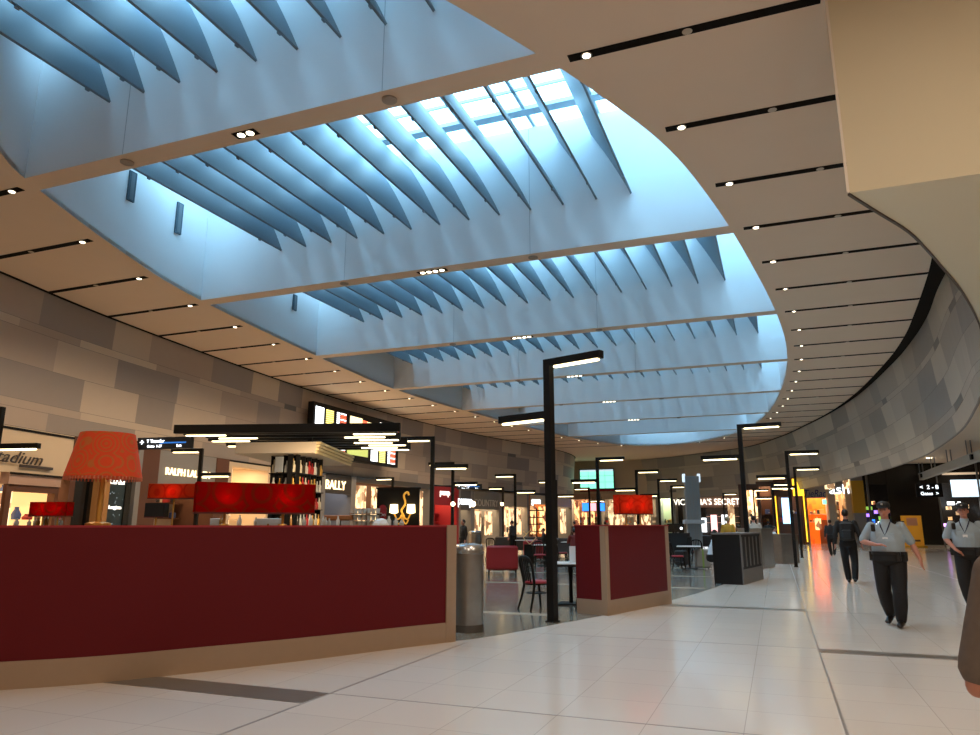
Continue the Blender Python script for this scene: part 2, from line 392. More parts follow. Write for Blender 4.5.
# ---- patterned walls
def pattern_wall(name, top, bot, zt, zb, rows, seed, mats, wid=(1.6,4.2)):
    rnd = random.Random(seed); m = MB(); L = [0]
    for i in range(1,len(top)): L.append(L[-1]+math.dist(top[i],top[i-1]))
    def P(path, s):
        s = max(0,min(L[-1]-1e-6,s))
        for i in range(1,len(L)):
            if L[i] >= s:
                t = (s-L[i-1])/(L[i]-L[i-1]); a, b = path[i-1], path[i]; return (a[0]+(b[0]-a[0])*t, a[1]+(b[1]-a[1])*t)
    def V(s, z):
        f = (zt-z)/(zt-zb); a = P(top,s); b = P(bot,s); return (a[0]+(b[0]-a[0])*f, a[1]+(b[1]-a[1])*f, z)
    for (z1, z0, thin) in rows:
        s = 0; prev = -1
        while s < L[-1]:
            w = rnd.uniform(*wid)*(1 if not thin else 1.0)
            if thin: mi = rnd.choice([0,0,4,1,3,0]) ; w = rnd.uniform(2.5,6) if mi != 3 else rnd.uniform(.9,1.6)
            else: mi = rnd.choice([0,1,2,0,1,4,2])
            if mi == prev: mi = (mi+1) % 3
            prev = mi; e = min(L[-1], s+w); k = max(1,int((e-s)/.8))
            for q in range(k):
                a = s+(e-s)*q/k; b = s+(e-s)*(q+1)/k
                g = .012
                m.add([V(a,z0+g),V(b,z0+g),V(b,z1),V(a,z1)], [(0,1,2,3)], mi)
                m.add([V(a,z0),V(b,z0),V(b,z0+g),V(a,z0+g)], [(0,1,2,3)], 5)
            s = e
    return m.obj(name, list(mats)+[mat('panel_joint',(.2,.19,.18),.7)], kind='structure')
rows = [(8.5,7.43,0),(7.43,7.18,1),(7.18,6.15,0),(6.15,5.1,0),(5.1,4.85,1),(4.85,4.27,0)]
pattern_wall('wall_left', LTOP, [(x-.25,y) for x,y in LTOP], 8.5, 4.27, rows, 5, M_grey)
pattern_wall('wall_right', ROUT, RBOT, 8.5, 4.27, rows, 11, M_greyR)
# black strips stand in for the shadow gaps between ceiling and walls
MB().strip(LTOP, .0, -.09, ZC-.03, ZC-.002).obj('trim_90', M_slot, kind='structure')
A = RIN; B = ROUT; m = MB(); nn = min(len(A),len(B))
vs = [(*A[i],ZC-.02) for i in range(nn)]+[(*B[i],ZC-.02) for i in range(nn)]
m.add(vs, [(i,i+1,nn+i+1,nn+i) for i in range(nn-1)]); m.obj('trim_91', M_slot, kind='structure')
# bottom lip of right wall, lower ceiling beyond, added outer walls
MB().strip(RBOT, -.02, .03, 4.24, 4.27).obj('trim_92', mat('lip_grey',(.2,.19,.18),.5), kind='structure')
MB().strip([(x-.25,y) for x,y in LTOP], .1, -.04, 4.2, 4.3).obj('trim_93', M_black, kind='structure')
Mlow = mat('low_ceiling_cream', (.80,.68,.54), .7)
lowp = [p for p in RBOT[::-1]]
poly = [(3.3,19.6),(31.5,19.6),(31.5,94),(-14,94)]
m = MB(); LB = list(RBOT)   # from far to near
pts2 = [(x+.15,y) for x,y in LB if y > 13]
for i in range(len(pts2)-1):
    a, b = pts2[i], pts2[i+1]
    m.add([(a[0],a[1],5.7),(31.5,a[1],5.7),(31.5,b[1],5.7),(b[0],b[1],5.7)], [(0,1,2,3)])
m.obj('ceiling_side', Mlow, kind='structure')
MB().box(-31.9,31.9,94,94.3,0,8.5).obj('wall_shield_far', M_wgrey, kind='structure')  # unseen walls added round the hall to keep outside light out
MB().box(-31.9,31.9,-14,-13.7,0,8.5).obj('wall_shield_back', M_wcream, kind='structure')
MB().box(31.6,31.9,-14,94,0,8.5).obj('wall_shield_right', M_wcream, kind='structure')
MB().box(-31.9,-31.6,-14,94,0,8.5).obj('wall_shield_left', M_wcream, kind='structure')
Mfar = mat('far_wall_tan', (.50,.42,.32), .6)
MB().box(-21.5,-12.8,79.6,79.9,4.9,8.5).obj('wall_far', Mfar, kind='structure')
# bulkhead, upper right
bp = spline([(1.17,9.35)]+[at(a,b,5.5) for a,b in ((877,210),(909.5,230.5),(929,250),(942,265),(964,292.5),(980,323),(986,345))]+[(5.3,19.4)], 4)
MB().prism(bp+[(14,19.4),(14,9.35)], 5.5, ZC).obj('wall_bulkhead', M_bul, kind='structure')
MB().strip(bp, 0, .03, 5.47, 5.52).obj('trim_94', mat('trim_brown',(.06,.045,.04),.5), kind='structure')
MB().box(1.135,1.165,9.32,9.36,5.5,ZC).obj('trim_95', mat('trim_white',(.75,.68,.6),.5), kind='structure')
print('structure done')

# ------------------------------------------------------------ recessed slots
def slot(xa, xb, y, lab, grp, inner):
    r = empty('light_slot', (0,0,0), label=lab, cat='ceiling light', group=grp)
    r.location = (inner,y,ZC); s = 1 if xb > xa else -1
    L = abs(xb-xa)
    MB().box(min(0,s*L),max(0,s*L),-.085,.085,-.012,-.002).obj('channel', M_slot, r)
    MB().lathe([(.085,-.026),(.085,-.012)], 16, (s*.28,0,0)).obj('bezel', M_steel, r)
    br_ = .062 if y < 22 else .045; MB().lathe([(br_,-.032),(br_,-.026)], 16, (s*.28,0,0)).obj('bulb', M_lamp, r)
    if L > 2.2: MB().lathe([(.075,-.02),(.06,-.012)], 12, (s*L*.5,0,0)).obj('sensor', mat('sensor_grey',(.45,.38,.3),.6), r)
def path_x(path, y):
    best = None
    for a, b in zip(path, path[1:]):
        if (a[1]-y)*(b[1]-y) <= 0 and a[1] != b[1]:
            x = a[0]+(b[0]-a[0])*(y-a[1])/(b[1]-a[1]); best = x if best is None else best
    return best
k = 0; y = 9.6-2.62*2
while y < 66:
    if y > 8:
        xi = ov_x(y)[1]+.28 if y > 9 else -1.9; xo = path_x(RIN, y) or (1.12 if y < 10 else 1.5+ (y-12)*.45)
        if y < 17: xo = [p for p in [1.12,1.5,2.6] ][min(2,int((y-9)/2.62))]+.8 if y > 10 else 1.12
        if xo-xi > .4:
            slot(xi, xo, y, 'black recessed ceiling slot with a bright end spotlight, right of the skylight' , 'ceiling slots right of the skylight', xi)
            if y < 50: point_light('slot_spot', 'SPOT', (xi+.28,y,ZC-.06), 200, (1,.80,.58), .05, spot=2.3)
    if y > 6:
        o = ov_x(y)
        if o:
            xi = o[0]-.38; xo = path_x(LTOP, y)
            if xo is not None and xi-xo > .4:
                slot(xi, xo+.02, y, 'black recessed ceiling slot with a small end spotlight, left of the skylight', 'ceiling slots left of the skylight', xi)
                if y < 50: point_light('slot_spot', 'SPOT', (xi-.28,y,ZC-.06), 410, (1,.72,.45), .05, spot=2.5)
    y += 2.62
# lights and sensors on beam undersides
for k, y in enumerate(BY[:6]):
    n_ = 2 if k == 0 else 4
    r = empty('beam_downlight', (-8.55,y,ZC), label='row of %s small spotlights in a black recess under the %s ceiling beam' % ('two' if n_==2 else 'four', ['nearest','second','third','fourth','fifth','sixth'][k]), cat='ceiling light')
    w = .2*n_
    MB().box(-w/2-.05,w/2+.05,-.1,.1,-.014,-.005).obj('recess', M_slot, r)
    for i in range(n_):
        MB().lathe([(.07,-.024),(.07,-.014)], 14, (-w/2+.1+.2*i,0,0)).obj('bulb', M_lamp, r)
    for x in (-11.45,-5.55):
        if ov_x(y)[0] < x:
            r = empty('smoke_detector', (x,y,ZC), label='round grey ceiling detector under the %s beam, %s' % (['nearest','second','third','fourth','fifth','sixth'][k], 'left end' if x < -8 else 'right half'), cat='detector')
            MB().lathe([(.09,-.05),(.13,-.03),(.13,-.005)], 18).obj('body', mat('detector',(.34,.29,.25),.6), r, smooth=True)

# ------------------------------------------------------------ street-style lamp poles
PH = 4.14
def pole(x, y, ang, sides, lab, la=1.05, h=PH, w=.115):
    r = empty('lamp_post', (x,y,0), ang, label=lab, cat='lamp post', group=None)
    MB().box(-w/2,w/2,-w/2,w/2,.02,h).obj('pole', M_black, r)
    MB().box(-w/2-.02,w/2+.02,-w/2-.02,w/2+.02,0,.02).obj('base_plate', M_black, r)
    for s, z in sides:
        a = MB().box(w/2*s if s > 0 else w/2*s-la, w/2*s+la if s > 0 else w/2*s, -.06,.06, z-.12, z).obj('arm', M_black, r)
        c = s*(w/2+la*.5)
        MB().rbox(c-la*.44,c+la*.44,-.04,.04,z-.155,z-.118,.012).obj('light_tube', M_tube, a)
    return r
UR = [(1,PH),(-1,PH-.86)]; UL = [(-1,PH),(1,PH-.86)]
def P(px, py): return at(px, py, PH)
def dirang(deg): return math.radians(deg)
pole(-3.33,11.2,dirang(-19),UR,'tall black lamp post in the middle foreground with one high and one low lit arm', w=.125, la=.97)
nm = [((739,424.5),UR,-6,'tall black lamp post behind the dark slatted cabinet, right of centre'),
 ((786,451),UR,0,'black lamp post beside the steel cabinet, second on the right edge of the seating'),
 ((794,467),UR,2,'black lamp post at the right edge of the seating, just beyond the steel cabinet'),
 ((772,483),UR,5,'small distant black lamp post in front of the brown shop with yellow light'),
 ((753,489),[(1,PH)],0,'far thin lamp post in front of the pink lettered shop, right end'),
 ((723,493),[(1,PH)],0,'farthest thin lamp post in front of the pink lettered shop sign'),
 ((597,457.5),UR,0,'black lamp post just in front of the far green screen'),
 ((636,470),UR,0,'black lamp post behind the orange lamp of the short red counter'),
 ((658,479),UR,0,'thin black lamp post right of the orange counter lamp'),
 ((671,485.5),[(1,PH)],0,'thin far lamp post left of the grey pylon'),
 ((589,487.5),UL,0,'far lamp post below the green screen with its high arm to the left'),
 ((433,436.5),UL,14,'black lamp post at the right end of the long red counter'),
 ((453,462),UL,8,'black lamp post behind the steel litter bin, left of the seating gap'),
 ((515,474),UL,5,'black lamp post in front of the cream fashion shops, beyond the red armchair'),
 ((503,487),[(-1,PH)],0,'far lamp post near the small hanging sign on the left'),
 ((556,480),UL,0,'lamp post mostly hidden behind the big foreground lamp post'),
 ((393,477),[(-1,PH)],0,'lamp post behind the black panel with the golden wall light'),
 ((202,448.5),UL,18,'black lamp post in front of the grey shop with lit lettering on the left'),
 ((2,407),UL,12,'black lamp post cut off by the left edge of the picture')]
for p, s, a, lab in nm:
    if 'slatted' in lab:
        x, y = at(*p, 4.5); pole(x, y, dirang(a), [(1,4.5),(-1,3.58)], lab, h=4.5, la=1.15, w=.13); continue
    x, y = P(*p); pole(x, y, dirang(a), s, lab)
print('poles done')

# ------------------------------------------------------------ red counters
ctr = spline([(-9.6,2.9),(-8.3,3.65),(-7.4,4.28),(-6.65,4.88),(-6.06,5.45),(-5.56,6.18),(-4.99,7.06),(-4.4,8.15),(-3.975,8.89)], 5)
r = empty('counter', (0,0,0), label='long curved dark red counter wall with beige base along the left foreground', cat='counter')
r.location = (-5.5,6.3,0)
def loc(path): return [(x+5.5,y-6.3) for x,y in path]
c_ = loc(ctr)
MB().strip(c_, .02, .5, 0, 1.44).obj('body', M_dkwood, r)
MB().strip(c_[:-1]+[c_[-1]], 0, .02, .24, 1.43).obj('front_panel', M_red, r, smooth=True)
MB().strip(c_, -.012, .021, .0, .24).obj('kick_board', M_tan, r, smooth=True)
MB().strip(c_, -.005, .52, 1.43, 1.452).obj('top', M_redup, r)
a = c_[-1]; b = c_[-2]; e = offset(c_, -.015)[-1]
d = Vector((a[0]-b[0], a[1]-b[1])).normalized(); nrm = Vector((-d.y, d.x))
def quadbox(p, d, nrm, s0, s1, w0, w1, z0, z1):
    P4 = [Vector(p)+d*s+nrm*w for s, w in ((s0,w0),(s1,w0),(s1,w1),(s0,w1))]
    return MB().prism([(q.x,q.y) for q in P4], z0, z1)
quadbox(a, d, nrm, -.12, .03, -.018, .54, 0, 1.455).obj('end_trim', M_tan, r)
# short counter unit
A_ = Vector((-2.70,12.25)); B_ = Vector((-1.99,14.7)); D_ = Vector((-3.28,12.48))
r = empty('counter', (A_.x,A_.y,0), label='short dark red counter block with beige corner trims and a lamp on top, centre', cat='counter')
bv = (B_-A_); dv = (D_-A_); C_ = A_+bv+dv
nb = bv.normalized(); nd = dv.normalized()
def pl(*ps): return [(p.x-A_.x,p.y-A_.y) for p in ps]
i_ = .02
MB().prism(pl(A_+nb*i_+nd*i_, B_-nb*i_+nd*i_, C_-nb*i_-nd*i_, D_+nb*i_-nd*i_), 0, 1.44).obj('body', M_dkwood, r)
def face(p, q, out, z0, z1, e0, e1, m, nme, th=.02):
    d = (q-p).normalized(); L = (q-p).length; a = p+d*e0; b = p+d*(L-e1)
    MB().prism(pl(a, b, b-out*th, a-out*th), z0, z1).obj(nme, m, r)
outA = Vector((nb.y,-nb.x)); outD = Vector((-nd.y,nd.x))
face(A_,B_,outA,.24,1.44,.11,.16,M_red,'front_panel'); face(D_,A_,outD,.24,1.44,.0,.11,M_red,'side_panel')
face(A_,B_,outA,0,.24,0,0,M_tan,'kick_board',.03); face(D_,A_,outD,0,.24,0,0,M_tan,'kick_board',.03)
MB().prism(pl(A_, A_+nb*.11, A_+nb*.11+nd*.11, A_+nd*.11), .24, 1.44).obj('corner_trim', M_tan, r)
face(A_+nb*(bv.length-.16),B_,outA,.24,1.44,0,0,M_tan,'end_trim',.025)
MB().prism(pl(A_-nb*.01-nd*.01, B_+nb*.01-nd*.01, C_+nb*.01+nd*.01, D_-nb*.01+nd*.01), 1.44, 1.46).obj('top', M_redup, r)

# ------------------------------------------------------------ lamps on counters
def shade_lathe(r0, r1, h, z, m, n=28):
    return MB().lathe([(r0*.985,z),(r0,z),(r1,z+h),(r1*.97,z+h)], n)
def mat_medallion(name, c, c2, em, es, cell=.2, vz=0):
    m = mat(name, c, .85, emit=em, es=es); nt = m.node_tree; b = nt.nodes['Principled BSDF']
    tc = nt.nodes.new('ShaderNodeTexCoord'); v = nt.nodes.new('ShaderNodeTexVoronoi'); v.feature = 'F1'; v.inputs['Scale'].default_value = 1/cell; v.inputs['Randomness'].default_value = .25
    w = nt.nodes.new('ShaderNodeMath'); w.operation = 'MULTIPLY'; w.inputs[1].default_value = 34
    s = nt.nodes.new('ShaderNodeMath'); s.operation = 'SINE'; r_ = nt.nodes.new('ShaderNodeMapRange'); r_.inputs[1].default_value = .3; r_.inputs[2].default_value = .9
    mx = nt.nodes.new('ShaderNodeMix'); mx.data_type = 'RGBA'; mx.inputs[6].default_value = (*c,1); mx.inputs[7].default_value = (*c2,1)
    L = nt.links.new; L(tc.outputs['Object'], v.inputs['Vector']); L(v.outputs['Distance'], w.inputs[0]); L(w.outputs[0], s.inputs[0]); L(s.outputs[0], r_.inputs[0]); L(r_.outputs[0], mx.inputs[0]); L(mx.outputs[2], b.inputs['Base Color'])
    L(mx.outputs[2], b.inputs['Emission Color']); return m
M_med1 = mat_medallion('medallion_shade', (.42,.033,.004), (.30,.07,.010), (1,.1,.02), .28, .20)
M_med2 = mat_medallion('medallion_crimson', (.55,.012,.008), (.30,.06,.015), (1,.05,.02), .55, .34)
x, y, z = atd(98,525,7.3)
r = empty('table_lamp', (x,y,1.452), label='large table lamp with a tapered orange-red patterned shade, left end of the red counter', cat='lamp')
MB().lathe([(.12,0),(.12,.02),(.03,.04),(.022,.5)], 20).obj('base', M_gold, r, smooth=True)
shade_lathe(.365,.26,.45,.48,M_med1,36).obj('lamp_shade', M_med1, r, smooth=True)
m = MB()
for i in range(60):
    a = 2*PI*i/60; m.tube([(.355*math.cos(a),.355*math.sin(a),.48),(.357*math.cos(a),.357*math.sin(a),.452)], .008, 5)
m.obj('fringe', M_fringe, r)
point_light('bulb_light','POINT',(x,y,1.452+.6),3,(1,.5,.25),.05)
def rect_lamp(px0, px1, py0, py1, D0, D1, m, lab, zt=1.452, stems=(.25,.75), dep=.22):
    a = atd(px0,py0,D0); b = atd(px1,py0,D1); ang = math.atan2(b[1]-a[1], b[0]-a[0]); L = math.dist(a[:2],b[:2])
    zb = CZ+(525.5-py1)*(D0+D1)/2/737; z1 = CZ+(525.5-py0)*(D0+D1)/2/737
    r = empty('table_lamp', ((a[0]+b[0])/2,(a[1]+b[1])/2,zt), ang, label=lab, cat='lamp')
    o = MB(); t = .008; x0, x1 = -L/2, L/2; za, zb_ = zb-zt, z1-zt
    o.box(x0,x1,-dep/2,-dep/2+t,za,zb_); o.box(x0,x1,dep/2-t,dep/2,za,zb_); o.box(x0,x0+t,-dep/2,dep/2,za,zb_); o.box(x1-t,x1,-dep/2,dep/2,za,zb_)
    o.obj('lamp_shade', m, r)
    MB().box(x0-.004,x1+.004,-dep/2-.004,dep/2+.004,za-.012,za+.006).obj('shade_rim', mat('rim_dark',(.10,.01,.01),.6), r)
    for s in stems:
        c = x0+L*s
        st = MB().tube([(c,0,0.01),(c,0,za+.02)], .016, 10).obj('stem', M_gold, r)
        MB().lathe([(.055,0),(.05,.012),(.018,.02)], 14, (c,0,0)).obj('base', M_gold, r)
        bl = MB().ball((c,0,(za+zb_)/2), .045, 12).obj('bulb', mat('red_bulb',(1,.3,.1),.5,emit=(1,.25,.08),es=30), r, smooth=True)
    return r
M_shadeT = bpy.data.materials.new('translucent_crimson'); M_shadeT.use_nodes = True
def translucent(m, c, c2, cell):
    nt = m.node_tree; nt.nodes.clear(); L = nt.links.new
    o = nt.nodes.new('ShaderNodeOutputMaterial'); t = nt.nodes.new('ShaderNodeBsdfTranslucent'); d = nt.nodes.new('ShaderNodeBsdfDiffuse'); mx = nt.nodes.new('ShaderNodeMixShader'); mx.inputs[0].default_value = .5
    tc = nt.nodes.new('ShaderNodeTexCoord'); v = nt.nodes.new('ShaderNodeTexVoronoi'); v.inputs['Scale'].default_value = 1/cell; v.inputs['Randomness'].default_value = .2
    w = nt.nodes.new('ShaderNodeMath'); w.operation = 'MULTIPLY'; w.inputs[1].default_value = 30; s = nt.nodes.new('ShaderNodeMath'); s.operation = 'SINE'
    r_ = nt.nodes.new('ShaderNodeMapRange'); r_.inputs[1].default_value = .2; r_.inputs[2].default_value = .9
    cm = nt.nodes.new('ShaderNodeMix'); cm.data_type = 'RGBA'; cm.inputs[6].default_value = (*c,1); cm.inputs[7].default_value = (*c2,1)
    L(tc.outputs['Object'], v.inputs['Vector']); L(v.outputs['Distance'], w.inputs[0]); L(w.outputs[0], s.inputs[0]); L(s.outputs[0], r_.inputs[0]); L(r_.outputs[0], cm.inputs[0])
    L(cm.outputs[2], t.inputs[0]); L(cm.outputs[2], d.inputs[0]); L(t.outputs[0], mx.inputs[1]); L(d.outputs[0], mx.inputs[2])
    L(mx.outputs[0], o.inputs[0]); return m
translucent(M_shadeT, (.42,.007,.006), (.30,.028,.010), .36)
M_shadeO = bpy.data.materials.new('translucent_orange'); M_shadeO.use_nodes = True; translucent(M_shadeO, (.62,.07,.02), (.52,.045,.015), .3)
rect_lamp(196,314,483.5,513,8.2,8.8,M_shadeT,'long rectangular crimson lampshade on two gold stems, on the red counter',stems=(.25,.74))
rect_lamp(616,649,495,514,14.0,14.3,M_shadeO,'rectangular orange-red lamp on two gold stems, on the short red counter',zt=1.46,stems=(.28,.70))

# back bar bench behind the counter, holding more lamps and small things
P0 = Vector(atd(-60,525,13)[:2]); P1 = Vector(atd(425,525,13)[:2]); ang = math.atan2(P1.y-P0.y, P1.x-P0.x); BL = (P1-P0).length
r = empty('bar_bench', (P0.x,P0.y,0), ang, label='long dark back bar bench behind the curved red counter', cat='counter')
MB().box(0,BL,0,.7,0,1.38).obj('body', M_dkwood, r); MB().box(-.02,BL+.02,-.03,.73,1.38,1.42).obj('top', M_black, r)
BT = 1.42
def bench(px, off=.35):
    a = atd(px,525,13); return a[0]-math.sin(ang)*off, a[1]+math.cos(ang)*off
rect_lamp(152,199,484,498.5,13.2,13.2,M_shadeO,'orange-red rectangular lamp partly hidden behind the long crimson one',zt=BT,stems=(.5,),dep=.25)
rect_lamp(34,71,502,516,13.0,13.0,M_shadeT,'small dark red rectangular lamp on the back bar, below the far left shop window',zt=BT,stems=(.3,.7),dep=.22)
rect_lamp(148,167,503,517,12.9,12.9,M_dkcloth,'small lamp with a black shade on the back bar',zt=BT,stems=(.5,),dep=.2)
# smooth helper items
def item(nm, m, matl, x, y, z, lab, cat, grp=None, rz=0):
    o = m.obj(nm, matl, smooth=True, label=lab, cat=cat, group=grp); o.location = (x,y,z); o.rotation_euler = (0,0,rz); return o
M_glassw = mat('pale_glass', (.55,.55,.52), .15); M_china = mat('china', (.75,.72,.68), .25); M_amber = mat('amber_glass', (.35,.16,.04), .15)
rnd = random.Random(3)
first = None
for i in range(26):
    px = rnd.choice([rnd.uniform(10,60), rnd.uniform(200,345), rnd.uniform(200,345)]); x, y = bench(px, rnd.uniform(.06,.16))
    h = rnd.uniform(.10,.24)
    m = MB().lathe([(.028,0),(.036,h*.4),(.036,h*.6),(.014,h*.8),(.014,h)], 10)
    item('glass_bottle', m, rnd.choice([M_glassw,M_amber,M_china,M_glassw]), x, y, BT, 'small glass or bottle standing on the back bar behind the red counter', 'bottle', 'bottles and glasses on the back bar')
for i in range(3):
    for j in range(6):
        for k in range(2):
            x, y = bench(352+j*4.6, .25+k*.1); z = BT+.02+i*.115
            item('coffee_glass', MB().lathe([(.024,0),(.036,.09),(.034,.09)], 10), M_glassw, x, y, z, 'small glass in the stacked rack of glasses beside the black chalk panel', 'glass', 'glasses in the stacked rack')
    m = MB(); xa, ya = bench(363.5,.30); m.box(-.30,.30,-.13,.13,0,.012)
    o = m.obj('glass_rack', M_steellid, label='wire tray of glasses on the back bar, %s' % ['lowest','middle','top'][i], cat='rack'); o.location = (xa,ya,BT+.006+i*.115); o.rotation_euler = (0,0,ang)
x, y = bench(380,.12); r = empty('cake_dome', (x,y,BT), label='clear domed cake cover on the back bar right of the glasses', cat='dome')
MB().lathe([(.17,0),(.17,.02),(.16,.06),(.12,.12),(.05,.155),(.012,.16)], 20).obj('dome', M_china, r, smooth=True); MB().lathe([(.2,-.0),(.2,.012)], 20).obj('plate', M_steellid, r)
x, y = bench(379,.4); r = empty('menu_sign', (x,y,BT), ang, label='tall rounded red sign card behind the glasses', cat='sign')
MB().prism([(-.07,-.01),(.07,-.01),(.07,.01),(-.07,.01)],0,.34).obj('card', M_redup, r); MB().lathe([(.07,0),(.07,.02)],20).xf(Matrix.Translation((0,.01,.34)) @ Matrix.Rotation(PI/2,4,'X')).obj('rounded_top', M_redup, r); text('lettering','Oo',.09,M_badge,r,(0,-.02,.2))
x, y = bench(335,.3); r = empty('bread_board', (x,y,BT), ang, label='shallow orange-brown wooden tray raised on a stand on the back bar', cat='tray')
MB().rbox(-.27,.27,-.14,.14,.12,.22,.02).obj('tray', mat('orange_wood',(.45,.17,.05),.5,noise=.3), r); MB().box(-.04,.04,-.04,.04,0,.12).obj('stand', M_black, r)
for px,h in ((388,.2),(395,.17),(401,.14)):
    x,y = bench(px,.1); item('sugar_jar', MB().lathe([(.04,0),(.045,h*.6),(.02,h*.8),(.02,h)],12), M_glassw, x,y,BT,'glass jar with a lid on the back bar in front of the black panel','jar','jars before the black panel')
# papers near x=210-290
for px in (262,275,215):
    x,y = bench(px,-.0+.1); o = MB().box(-.12,.12,-.01,.01,0,.16).obj('drinks_card', M_badge, label='small pale card propped up on the back bar by the crimson lamp', cat='card', group='cards by the crimson lamp'); o.location=(x,y,BT); o.rotation_euler=(.3,0,ang+.2)
# black panel with gold sconce
a = atd(376,525,14.3); b = atd(419,525,14.3); L = math.dist(a[:2],b[:2]); an = math.atan2(b[1]-a[1],b[0]-a[0])
r = empty('display_panel', (a[0],a[1],0), an, label='black free-standing panel carrying a golden wall light, behind the counter end', cat='panel')
MB().box(0,L,0,.08,0,2.17).obj('board', M_black, r); MB().box(-.02,L+.02,-.02,.1,2.17,2.2).obj('cap', M_dkwood, r)
cx = L*.62
s = empty('wall_light', (a[0]+math.cos(an)*cx+math.sin(an)*.03, a[1]+math.sin(an)*cx-math.cos(an)*.03, 1.62), an, label='ornate golden wall light with two glowing white shades on the black panel', cat='wall light')
m = MB(); pts = [(0,-.03,-.1),(.03,-.04,0),(-.02,-.05,.12),(.05,-.05,.26),(.02,-.05,.42),(.09,-.05,.48),(.12,-.05,.42)]
m.tube(spline(pts,5), .02, 8); m.tube(spline([(0,-.04,.02),(-.1,-.05,-.05),(-.17,-.06,.08)],5), .015, 8); m.tube(spline([(0,-.04,.02),(.1,-.05,-.05),(.17,-.06,.08)],5), .015, 8); m.ball((0,-.03,0),.05,10)
m.tube(spline([(0,-.04,-.05),(-.07,-.05,-.14),(-.12,-.05,-.06)],5), .014, 8); m.tube(spline([(0,-.04,-.05),(.07,-.05,-.14),(.12,-.05,-.06)],5), .014, 8)
m.obj('bracket', mat('gold_lit',(.8,.45,.08),.35,metal=.5,emit=(1,.45,.05),es=.35), s, smooth=True)
for q in (-.17,.17): MB().lathe([(.03,.06),(.085,.08),(.075,.24),(.05,.24)],16,(q,-.07,0)).obj('lamp_shade', mat('white_shade',(.9,.8,.6),.5,emit=(1,.75,.35),es=4), s, smooth=True)

# ------------------------------------------------------------ bar canopy, cornice and bottle tower
cA = Vector((-13.4,13.33)); cB = Vector((-8.14,15.0)); d = (cB-cA).normalized(); nr = Vector((-d.y,d.x)); an = math.atan2(d.y,d.x); L = (cB-cA).length
r = empty('bar_canopy', (cA.x,cA.y,3.5), an, label='black overhead bar canopy of staggered beams with glowing tubes at both ends', cat='canopy')
MB().box(0,L,0,.1,.12,.33).obj('fascia', M_black, r)
for i in range(7):
    y0 = .30+i*.62; st = [.0,.5,.15,.65,.3,.8,.45][i]*.9
    st = [.0,.55,.1,.5,.0,.5,.05][i]; b = MB().box(.1+st*.5,L-.12-.05*i-st*.6,y0,y0+.10,.12,.30).obj('beam', M_black, r)
    MB().rbox(.15+st,1.15+st,y0+.01,y0+.09,.09,.12,.01).obj('light_tube', M_tube, b)
    MB().rbox(L-1.2-.05*i-st*.6,L-.17-.05*i-st*.6,y0+.01,y0+.09,.09,.12,.01).obj('light_tube', M_tube, b)
for i in range(3): MB().box(.8+i*1.7,.9+i*1.7,.1,4.7,.28,.33).obj('cross_rail', M_black, r)
MB().box(2.9,3.0,1.3,1.4,-3.5,.3).obj('post', M_black, r)
# cornice
K = Vector(at(317,440,3.45)); W_ = Vector(at(236,441,3.45)); E_ = Vector(at(351,455,3.45))
r = empty('bar_cornice', (K.x,K.y,3.15), label='tan stepped cornice above the bottle tower, grooved on its right side', cat='cornice')
u = (W_-K).normalized(); w = (E_-K).normalized(); Lu = (W_-K).length; Lw = (E_-K).length
def pk(*ps): return [(p.x-K.x,p.y-K.y) for p in ps]
Mcor = mat('cornice_tan', (.52,.43,.33), .6); Mcor2 = mat('cornice_wood', (.68,.52,.28), .5)
MB().prism(pk(K,W_,W_+w*Lw,E_), 0, .26).obj('slab', Mcor, r)
no = Vector((w.y,-w.x))
for i in range(4):
    MB().prism(pk(K+no*(.10-.025*i), E_+no*(.10-.025*i), E_-no*.02, K-no*.02), .28-.075*(i+1), .28-.075*i-.02).obj('moulding', Mcor2, r)
# bottle tower
T0 = Vector(atd(267,500,17.6)[:2]); T1 = Vector(atd(293,500,17.2)[:2]); T2 = Vector(atd(323,500,18.6)[:2])
def shelf_face(nm, a, b, zlist, cols, lab, depth=.20, back=True):
    ang = math.atan2(b.y-a.y,b.x-a.x); L = (b-a).length
    r = empty(nm, (a.x,a.y,0), ang, label=lab, cat='shelving')
    MB().box(0,L,depth-.02,depth,.0,3.14).obj('back_panel', M_wblack, r)
    for i in range(cols+1):
        x = L*i/cols; MB().box(x-.011,x+.011,.06,depth,0,3.14).obj('upright', M_black, r)
    for z in zlist: MB().box(0,L,0,depth,z-.02,z).obj('shelf', M_black, r)
    return ang, L
bots = [M_glassw, M_amber, mat('pale_label',(.62,.55,.42),.4), mat('dark_bottle',(.04,.03,.02),.2), mat('red_label',(.5,.02,.02),.4), M_china, M_gold]
def bottles(a, ang, L, zlist, cols, per, grp, lab):
    for z in zlist:
        for c in range(cols):
            for q in range(per):
                s = L*(c+(q+.5)/per)/cols; dd = .07
                x = a.x+math.cos(ang)*s-math.sin(ang)*dd; y = a.y+math.sin(ang)*s+math.cos(ang)*dd
                h = rnd.uniform(.27,.34); rr = rnd.uniform(.042,.055)
                item('spirit_bottle', MB().lathe([(rr,0),(rr,h*.55),(rr*.4,h*.72),(rr*.36,h)], 10), rnd.choice(bots), x, y, z+.001, lab, 'bottle', grp)
zl = [1.42,1.85,2.28,2.71]
a_, L_ = shelf_face('bottle_shelving', T1, T2, zl, 5, 'tall black bottle shelving, right face full of bottles, under the tan cornice')
bottles(T1, a_, L_, zl, 5, 2, 'bottles on the right face of the tower', 'bottle on the right face of the tall black bottle shelving')
a_, L_ = shelf_face('bottle_shelving', T0, T1-Vector((.03,.0)), zl, 2, 'tall black bottle shelving, left face with few bottles and a pale card')
